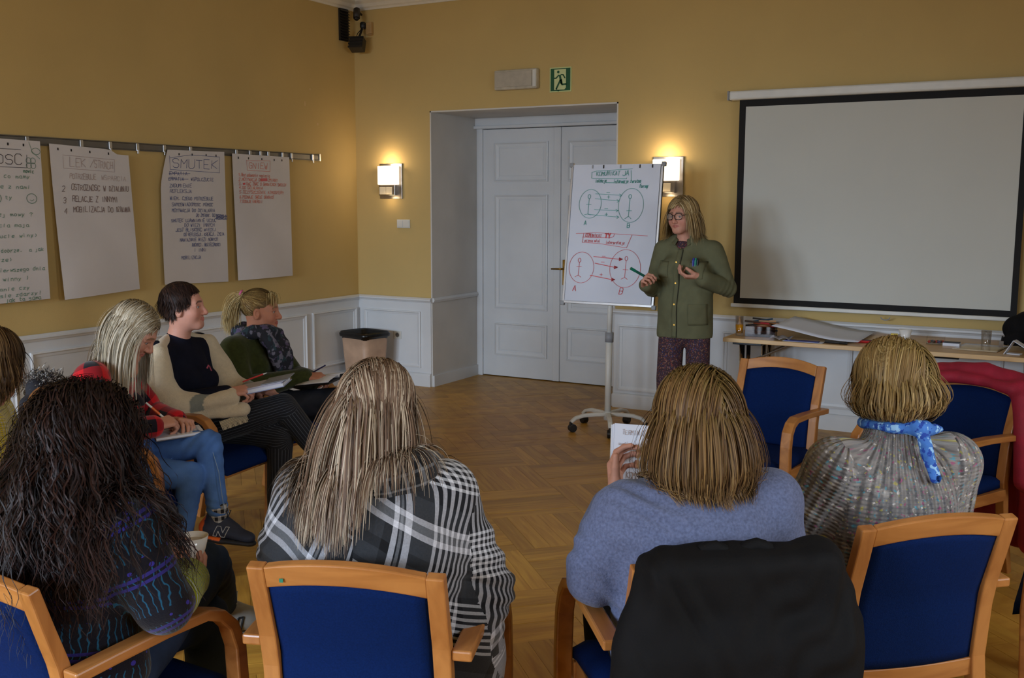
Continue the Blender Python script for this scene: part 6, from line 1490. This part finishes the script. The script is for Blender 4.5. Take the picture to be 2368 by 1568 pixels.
hair(p, 3000, .12, .12, 0, ((96, 72, 46), (74, 54, 36), (116, 90, 58)), (60, 44, 30), .2, .22, (0, 0, 0), .022, seed=14, sweep=(.8, -.4), tipin=.8, flare=.15, frizz=.005, rad=.0015, N=13,
     keep=lambda W: (np.abs((W-p.hp)@p.H[:, 0]) < .06) & ((W-p.hp)@p.H[:, 1] > .05) & ((W-p.hp)@p.H[:, 2] < .05))
mw = Matrix.Translation((-3.26, 2.10, 0)) @ Matrix.Rotation(face(52), 4, 'Z')
t = thing('cloth_bag', 'pale patterned cloth bag on the lap of the woman in the yellow sweater', 'bag', (0, 0, 0)); place(t, mw @ basis((.09, .40, .60), (.2, 1, -.35), (.15, .3, 1)))
s = Sdf((-.16, -.16, -.03), (.16, .16, .12), .008); s.ell((0, 0, .045), (.115, .12, .055), .02); cloth('bag_body', s, FLORAL, t, .006, 30, 4)
MB().tube([(-.06, .06, .07), (-.07, .02, .12), (-.03, -.05, .11), (.0, -.08, .07)], .006, 6).build('strap', FLORAL, t, smooth=True)

# ---------------- dark curly haired woman in the left foreground
p = Person('woman with very long dark curly hair holding a white cup, seen from behind', (-2.05, 1.53), 86)
j = seated(neck=(.02, .015, .95), sh=.175, shz=.90, shy=.015, elR=(.255, .06, .73), elL=(-.24, .08, .70), wrR=(.190, .17, .738), wrL=(.02, .30, .72), knR=(-.04, .44, .650), anR=(-.27, .67, .41), knL=(-.04, .42, .51), anL=(-.05, .42, .09))
p.j = j; p.shw, p.shd = .20, .11; p.trunk(j)
p.head((.015, .05, 1.072), yaw=-8, pitch=8, neck=(.02, .015, .94), skin=(194, 138, 114), eyes=True)
p.hand((.182, .165, .728), (-.62, .72, .30), (.72, .35, .10), side=-1, curl=(16, 20, 24, 26), thumb=.15)
p.hand((.0, .215, .775), (.80, .58, .12), (-.3, .35, .85), side=1, curl=(26, 30, 34, 38), thumb=.25)
p.finish()
s_w5 = top_sdf(j, (.185, .135), (.078, .070, .056), h=.009, lo=(-.5, -.35, .33)); cloth('patterned_sweater', s_w5, CURLYK, p.root, .005, 18, 3, segs=arms_uv(j))
s = Sdf((.10, .0, .62), (.36, .30, .84), .007); s.cap((.222, .110, .732), (.190, .172, .738), .066, .056, .02); cloth('lime_cuff', s, knit('lime_rib_knit', [(120, 126, 20), (150, 152, 40)], .01, .8, None, 10, 1), p.root, .002, 40, 2, segs=[((.255, .06, .73), (.19, .17, .738), (0, 0, 1), .05)])
cloth('dark_blue_jeans', leg_sdf(j, (.088, .062, .048), k=.012), DENIM_D, p.root, .003, 22, 9, bumps=[(j['knR'], (0, 1, -1), .04, .1, .004)])
shoe(p.root, (-.275, .69, .385), (.80, .58, .06), (0, -.25, 1), (150, 148, 142), (120, 118, 112), None, (1, NBLK), LACE)
shoe(p.root, (-.05, .42, .092), (.1, 1, 0), (0, 0, 1), (44, 52, 84), (30, 34, 50))
hair(p, 6500, .375, .14, .005, ((30, 17, 16), (22, 13, 13), (44, 25, 21), (26, 15, 14)), (22, 13, 13), .2, .17, (.07, -.05, 0), .075, seed=21, sweep=(.9, -.5), curl=.011, cfreq=58, frizz=.012, rad=.0014, N=24, locks=110, flare=.05, extra=(((.20, .02, .86), (.085, .085, .13)),),
     keep=lambda W: (np.abs((W-p.hp)@p.H[:, 0]) < .06) & ((W-p.hp)@p.H[:, 1] > .05) & ((W-p.hp)@p.H[:, 2] < .05))
mw = Matrix.Translation((-2.05, 1.53, 0)) @ Matrix.Rotation(face(86), 4, 'Z')
t = thing('tea_cup', 'white cup held by the dark curly haired woman', 'cup', tuple(mw @ Vector((.112, .262, .748)))); t.scale = (.84, .84, .84)
MB().lathe([(0, 0), (.024, 0), (.027, .005), (.038, .035), (.047, .075), (.0455, .075), (.036, .036), (.024, .010), (0, .009)], 32).build('cup_body', mat('white_porcelain', (236, 232, 224), .15, var=.01, coat=.4), t, smooth=True)
MB().lathe([(0, .058), (.0425, .058)], 28).build('tea', mat('milky_tea', (190, 176, 156), .2), t)
h_ = MB().tube([(-.040, .0, .060), (-.062, 0, .058), (-.066, 0, .038), (-.050, 0, .026), (-.035, 0, .028)], .004, 8).build('cup_handle', bpy.data.materials['white_porcelain'], t, smooth=True); h_.rotation_euler = (0, 0, R(60))
for k in range(1): pass

# ---------------- woman wrapped in the plaid shawl
p = Person('blonde woman wrapped in a black, grey and white plaid shawl, seen from behind', (-1.455, 1.94), 109.3)
j = seated(neck=(.025, -.01, .985), sh=.135, shz=.92, shy=-.005, elL=(-.215, -.02, .76), wrL=(-.12, .24, .70), elR=(.245, .07, .69), wrR=(.12, .27, .70))
p.j = j; p.shw, p.shd = .205, .115; p.trunk(j)
p.head((-.006, .035, 1.146), yaw=-14, pitch=6, roll=3, neck=(.02, .0, .97), skin=(204, 150, 128))
p.hand((.12, .27, .70), (-.7, .6, 0), (.1, .1, 1), side=-1, curl=(30, 34, 38, 42)); p.hand((-.12, .24, .70), (.7, .6, 0), (-.1, .1, 1), side=1, curl=(30, 34, 38, 42)); p.finish()
s = Sdf((-.46, -.34, .30), (.50, .50, 1.12), .0078)
s.cap((-.165, -.02, .945), (.155, .005, .955), .078, .078, .06); s.ell((0, -.045, .80), (.225, .145, .22), .06); s.ell((0, -.03, .60), (.225, .155, .20), .06)
s.chain([(-.165, -.02, .93), (-.212, -.04, .81), (-.19, .08, .72), (-.08, .27, .72)], [.072, .080, .078, .07], .05)
s.chain([(.150, .01, .94), (.200, .045, .83), (.252, .080, .70), (.20, .22, .69), (.10, .31, .70)], [.070, .074, .076, .07, .06], .045)
s.chain([(.225, .06, .66), (.245, .07, .52), (.240, .075, .40)], [.085, .066, .048], .04, ((1, -.3, 0), 1.3))
s.chain([(.21, .0, .62), (.22, .0, .45)], [.09, .06], .05)
s_w6 = s
cloth('plaid_shawl', s, SHAWL, p.root, .0065, 17, 5, (1, 1, .6), bumps=[((.25, .08, .74), (.2, .2, 1), .05, .13, .007), ((-.24, -.02, .76), (.3, 0, 1), .06, .12, .006)], segs=[((0, -.01, .3), (0, -.01, 1.1), (0, 1, 0), .24), ((.19, .04, .88), (.28, .10, .62), (0, 1, .2), .09)])
s = Sdf((-.18, -.18, .90), (.22, .16, 1.10), .0065)
s.chain([(-.10, .07, .985), (-.105, -.02, .985), (-.04, -.085, 1.0), (.05, -.095, 1.015), (.115, -.04, 1.022), (.12, .04, 1.015)], [.040, .042, .046, .050, .050, .042], .02); s.chain([(.0, -.10, .975), (.10, -.06, .985), (.135, .02, .98)], [.035, .04, .036], .02)
s_w6b = s
cloth('shawl_roll', s, plaid('shawl_roll_wool', .036, [(0, (40, 42, 46)), (.55, (16, 16, 20)), (.62, (150, 152, 156)), (.80, (16, 16, 20))], .034, [(0, (30, 32, 36)), (.62, (130, 132, 136)), (.80, (16, 16, 20))], 0, 0, .2), p.root, .005, 40, 6, segs=[((.01, -.01, .9), (.01, -.01, 1.1), (0, 1, 0), .11)])
cloth('black_trousers', leg_sdf(j), BLACK_C, p.root, .003, 22, 9)
for q in 'LR': shoe(p.root, j['an'+q], (0, 1, 0), (0, 0, 1), (24, 24, 28), (18, 17, 17))
hair(p, 7000, lambda X, r: .345-.105*(X[:, 0] > .015), .10, -.012, ((166, 146, 124), (132, 108, 88), (96, 75, 60), (190, 174, 152), (114, 90, 74)), (84, 63, 48), .16, .20, (.0, -.20, 0), .018, seed=31, sweep=(.75, -.75), frizz=.0055, rad=.0013, N=17, locks=80, flare=.03, solids=(s_w6, s_w6b),
     keep=lambda W: (np.abs((W-p.hp)@p.H[:, 0]) < .06) & ((W-p.hp)@p.H[:, 1] > .05) & ((W-p.hp)@p.H[:, 2] < .05))

# ---------------- woman in the blue grey fleece
p = Person('woman with an auburn blonde bob in a blue grey fleece, seen from behind', (-.795, 2.345), 129)
j = seated(neck=(.012, -.005, .965), sh=.20, shz=.905, shy=-.005, elL=(-.245, .03, .735), wrL=(-.135, .24, .865), elR=(.235, -.01, .76), wrR=(.10, .26, .80), pel=(0, 0, .545))
p.j = j; p.shw, p.shd = .22, .12; p.trunk(j)
p.head((.012, .03, 1.112), yaw=4, pitch=12, neck=(.012, .0, .95), skin=(194, 138, 114), jaw=1.06)
p.hand((-.128, .238, .862), (.10, .62, .78), (-.75, .62, -.1), side=1, curl=(30, 34, 36, 40), thumb=.15)
p.hand((.05, .30, .86), (-.45, .55, .65), (.65, .7, -.1), side=-1, curl=(34, 38, 42, 46), thumb=.2)
p.finish()
s = Sdf((-.46, -.30, .32), (.46, .48, 1.06), .0085)
s.ell((0, 0, .55), (.205, .165, .15), .06); s.ell((0, -.02, .68), (.205, .165, .18), .06); s.ell((0, -.03, .82), (.215, .145, .16), .06); s.cap((-.175, -.01, .905), (.185, -.015, .915), .075, .078, .06)
s.cap((.012, -.02, .93), (.012, -.015, .968), .098, .080, .04); s.ell((.012, .03, 1.02), (.066, .075, .06), .012, op='s')
s.chain([(-.185, 0, .90), (-.242, .02, .745), (-.15, .225, .845)], [.078, .078, .056], .03); s.chain([(.185, -.01, .905), (.232, -.01, .76), (.10, .26, .80)], [.080, .076, .056], .035)
for sx in (-1, 1): s.ell((sx*.08, .10, .80), (.09, .09, .09), .05)
s_w7 = s
cloth('fleece_sweater', s, FLEECE, p.root, .005, 14, 8, bumps=[((-.25, .02, .79), (.5, .2, .8), .06, .10, .007), ((-.15, -.08, .93), (.4, .3, .8), .05, .09, .006), ((.17, -.10, .75), (1, 0, .6), .08, .12, .006), ((-.20, -.06, .68), (.6, 0, .8), .06, .10, .006)])
cloth('black_trousers', leg_sdf(j, (.10, .072, .055)), BLACK_C, p.root, .003, 22, 9)
for q in 'LR': shoe(p.root, j['an'+q], (0, 1, 0), (0, 0, 1), (26, 26, 28), (18, 17, 17))
hair(p, 6500, lambda X, r: .185+.13*np.clip((X[:, 2]+.04)/.15, 0, 1)*.75, .07, .01, ((116, 88, 54), (100, 74, 46), (132, 102, 62), (88, 64, 40), (138, 112, 74)), (110, 92, 46), .3, .22, (.02, 0, 0), .040, seed=41, sweep=(.85, -.7), tipin=.55, tipstart=.66, frizz=.005, rad=.0014, N=16, flare=.05, solids=(s_w7,), shoulders=False, locks=64,
     keep=lambda W: (np.abs((W-p.hp)@p.H[:, 0]) < .06) & ((W-p.hp)@p.H[:, 1] > .05) & ((W-p.hp)@p.H[:, 2] < .05))
mw = Matrix.Translation((-.795, 2.345, 0)) @ Matrix.Rotation(face(129), 4, 'Z')
t = thing('small_notebook', 'small white notebook held up by the woman in the blue grey fleece', 'notebook', (0, 0, 0)); place(t, mw @ basis((-.048, .335, .935), (.10, .30, .95), (.05, -.95, .30)))
bx('cover', (-.074, -.10, -.006), (.074, .10, -.002), M['white_plastic'], t); bx('pages', (-.072, -.098, -.002), (.072, .098, .006), M['paper'], t)
for k in range(3): bx('loose_page', (-.076+.004*k, -.096, .006+.0012*k), (.068, .100+.002*k, .0067+.0012*k), M['paper'], t)
pn = Pen(lambda u, v, d: (u, v, .0098+d), .0005)
pn.text('TERMIN ZAJEC', -.045, .075, .012, 'pale', .0012, .10); pn.text('KOMUNIKAT', -.03, -.045, .018, 'pale', .0016, .085)
for k in range(3): pn.text('uwagi do rozmowy', -.055, .045-.022*k, .009, 'pale', .0009, .09)
pn.build(t)

# ---------------- woman in the speckled knit sweater
p = Person('woman with a short sandy bob in a speckled grey knit sweater, seen from behind', (-.455, 2.92), 133)
j = seated(neck=(.03, .0, .985), sh=.185, shz=.925, shy=-.01, elL=(-.225, .05, .72), elR=(.235, .02, .74), wrL=(-.09, .29, .70), wrR=(.12, .28, .70))
p.j = j; p.shw, p.shd = .21, .115; p.trunk(j)
p.head((.038, .025, 1.142), yaw=6, pitch=6, neck=(.03, .0, .97), skin=(194, 138, 114))
p.hand((.12, .28, .70), (-.7, .6, 0), (.1, .1, 1), side=-1, curl=(30, 34, 38, 42)); p.hand((-.09, .29, .70), (.7, .6, 0), (-.1, .1, 1), side=1, curl=(30, 34, 38, 42)); p.finish()
s = top_sdf(j, (.195, .14), (.080, .076, .060), h=.0085, lo=(-.5, -.35, .35)); s.cap((.03, -.01, .955), (.034, .0, 1.035), .084, .074, .03); s.ell((.035, .01, 1.08), (.060, .065, .05), .01, op='s')
cloth('knit_sweater', s, KNITW, p.root, .005, 15, 8, bumps=[(j['elL'], (.4, .5, .6), .06, .1, .006)], segs=arms_uv(j))
s = Sdf((-.09, -.16, .84), (.17, .12, 1.10), .005)
s.chain([(.034+.078*math.cos(a*.5236), .0+.082*math.sin(a*.5236), 1.038+.010*math.cos(a*.5236+2.3)) for a in range(13)], [.014]*13, .008)
s.cap((.040, -.092, 1.052), (.062, -.095, 1.050), .024, .022, .01); s.chain([(.048, -.105, 1.045), (.052, -.130, .99), (.066, -.152, .925)], [.016, .017, .015], .01, ((.2, 1, .2), 1.7)); s.chain([(.075, -.095, 1.04), (.095, -.095, 1.045), (.120, -.085, 1.04)], [.014, .014, .008], .008)
cloth('neckerchief', s, KERCH, p.root, .002, 60, 3)
cloth('dark_trousers', leg_sdf(j, (.098, .070, .055)), BLACK_C, p.root, .003, 22, 9)
for q in 'LR': shoe(p.root, j['an'+q], (0, 1, 0), (0, 0, 1), (26, 26, 28), (18, 17, 17))
hair(p, 6000, lambda X, r: .105+.15*np.clip((X[:, 2]+.04)/.15, 0, 1)*.85, .06, .02, ((160, 132, 84), (142, 114, 68), (124, 98, 60), (174, 148, 100)), (140, 118, 64), .3, .18, (0, .05, 0), .036, seed=51, sweep=(.85, -.75), tipin=1.7, tipstart=.42, frizz=.005, rad=.0014, N=14, flare=.03, shoulders=False, locks=60,
     keep=lambda W: (np.abs((W-p.hp)@p.H[:, 0]) < .06) & ((W-p.hp)@p.H[:, 1] > .05) & ((W-p.hp)@p.H[:, 2] < .05))

# ---------------- coats over the chairs
def coat(name, label, chair_key, prims, m, fold, freq, seed, lo, hi, h=.010, colf=None, aniso=(1.6, 1, .12), bumps=()):
    ch = CH[chair_key]; t = thing(name, label, 'jacket' if 'jacket' in name else 'coat', tuple(ch.location), ch.rotation_euler.z)
    s = Sdf(lo, hi, h); prims(s); o = cloth('shell', s, m, t, fold, freq, seed, aniso, bumps); return t, o
def blk(s):
    s.rbox((.01, -.05, .66), (.19, .012, .19), .035, .05); s.rbox((.02, -.065, .36), (.235, .012, .30), .04, .08)
    s.chain([(-.17, .01, .838), (-.03, -.02, .862), (.10, -.02, .862), (.20, .01, .848)], [.022, .026, .026, .024], .05); s.rbox((.01, .075, .74), (.16, .006, .08), .016, .05)
    s.chain([(.22, -.01, .83), (.275, -.02, .70), (.28, -.03, .50), (.27, -.03, .25)], [.045, .055, .055, .05], .05); s.chain([(-.18, -.02, .84), (-.225, -.04, .70), (-.24, -.05, .48), (-.24, -.05, .22)], [.035, .042, .045, .04], .05)
t, o = coat('black_jacket', 'black jacket draped over the chair back behind the blue grey fleece', 'C', blk, mat('black_jacket_cloth', (9, 9, 11), .8, var=.1, vscale=20, bump=.2, bscale=200, spec=.2), .008, 15, 3, (-.40, -.22, .04), (.45, .18, .98), bumps=[((-.12, -.10, .78), (1, 0, .5), .07, .14, .006), ((.16, -.10, .70), (-.8, 0, .7), .08, .16, .007), ((-.02, -.12, .52), (1, 0, -.3), .10, .20, .006)])
MB().tube([(-.08+.16*a/10, -.05+.012, .885+.01*math.sin(a)) for a in range(11)], .016, 8).build('collar', bpy.data.materials['black_jacket_cloth'], t, smooth=True)
def redj(s):
    s.chain([(-.225, -.01, .83), (-.12, -.035, .866), (.0, -.045, .880), (.12, -.035, .870), (.225, -.005, .842)], [.034, .038, .040, .040, .042], .03)
    s.rbox((0, -.065, .50), (.22, .012, .36), .034, .05)
    s.chain([(-.22, .02, .83), (-.275, .03, .74), (-.30, .02, .58), (-.31, .0, .38), (-.305, -.01, .16)], [.045, .060, .070, .068, .06], .04); s.chain([(-.25, .05, .80), (-.285, .085, .66), (-.295, .08, .45)], [.035, .04, .04], .03)
    s.chain([(.235, .0, .82), (.275, .0, .70), (.28, -.02, .45)], [.045, .05, .05], .04)
    s.chain([(-.19, .045, .838), (-.05, .02, .850), (.10, .02, .850), (.19, .045, .838)], [.024, .026, .026, .024], .02)
t, o = coat('red_jacket', 'dark red jacket hung over the chair back at the right edge', 'F', redj, mat('dark_red_jacket_cloth', (150, 20, 48), .7, var=.1, vscale=14, bump=.25, bscale=160), .0035, 22, 5, (-.42, -.18, .08), (.40, .14, .98))
for z in (.76, .62, .48):
    MB().lathe([(0, .004), (.007, .004), (.009, 0)], 12).build('snap_button', M['chrome'], t).matrix_local = Matrix.Translation((-.33, .058, z)) @ Matrix.Rotation(R(-90), 4, 'X')
def grc(s):
    s.chain([(-.20, -.03, .80), (-.05, -.05, .855), (.10, -.05, .855), (.20, -.03, .80)], [.035, .04, .04, .035], .03); s.rbox((0, -.06, .5), (.2, .012, .3), .03)
t, o = coat('fur_trimmed_coat', 'dark coat with a grey fur hood trim over the chair back behind the checked shirt', 'I', lambda s: (s.chain([(-.19, -.035, .82), (-.02, -.055, .862)], [.03, .035], .03), s.rbox((-.08, -.06, .5), (.11, .012, .3), .03)), mat('dark_coat_cloth', (30, 32, 40), .85), .006, 24, 5, (-.4, -.18, .1), (.3, .14, .98))
r = np.random.default_rng(77); mb = MB(); n = 900
for k in range(n):
    a = r.uniform(0, 1); x = -.21+.22*a; y = -.035-.02*math.sin(3.1*a)+.03*r.normal(); z = .845+.055*math.sin(3.1*a)**.5+.012*r.normal(); d = V3(r.normal()*.6, r.normal()*.6, abs(r.normal())*.9-.2); d = d/np.linalg.norm(d)*r.uniform(.02, .045)
    q = V3(x, y, z); w = np.cross(d, V3(.3, .4, .9)); w = w/np.linalg.norm(w)*.0016
    mb.add([q-w, q+w, q+d*.6+w*.7+V3(0, 0, -.004), q+d+V3(0, 0, -.010), q+d*.6-w*.7+V3(0, 0, -.004)], [(0, 1, 2, 4), (4, 2, 3)])
fo_ = mb.build('fur_trim', speckle('grey_fur', (70, 70, 74), ((190, 190, 188), (24, 24, 26)), 70, .5), t, fix=False); fo_['kind'] = 'stuff'
# black bag on the table
t = thing('black_bag', 'black cloth bag slumped on the right end of the table', 'bag', (-.32, 7.13, TZ+.006), R(10))
s = Sdf((-.16, -.20, 0), (.42, .22, .30), .009); s.ell((.12, .02, .09), (.19, .15, .11), .04); s.ell((.10, .03, .17), (.13, .11, .07), .05); s.cap((-.09, -.09, .05), (-.02, -.10, .07), .03, .04, .03); s.ell((-.03, -.02, .12), (.07, .07, .07), .03); s.plane((0, 0, .003), (0, 0, -1), .004)
cloth('bag_body', s, BLACK_C, t, .010, 26, 9, (1, 1, .6))
MB().tube([(-.07, -.12, .03), (-.11, -.10, .055), (-.10, -.05, .07)], .006, 6).build('strap', M['black_plastic'], t); bx('buckle', (-.125, -.12, .01), (-.10, -.105, .05), M['steel'], t)
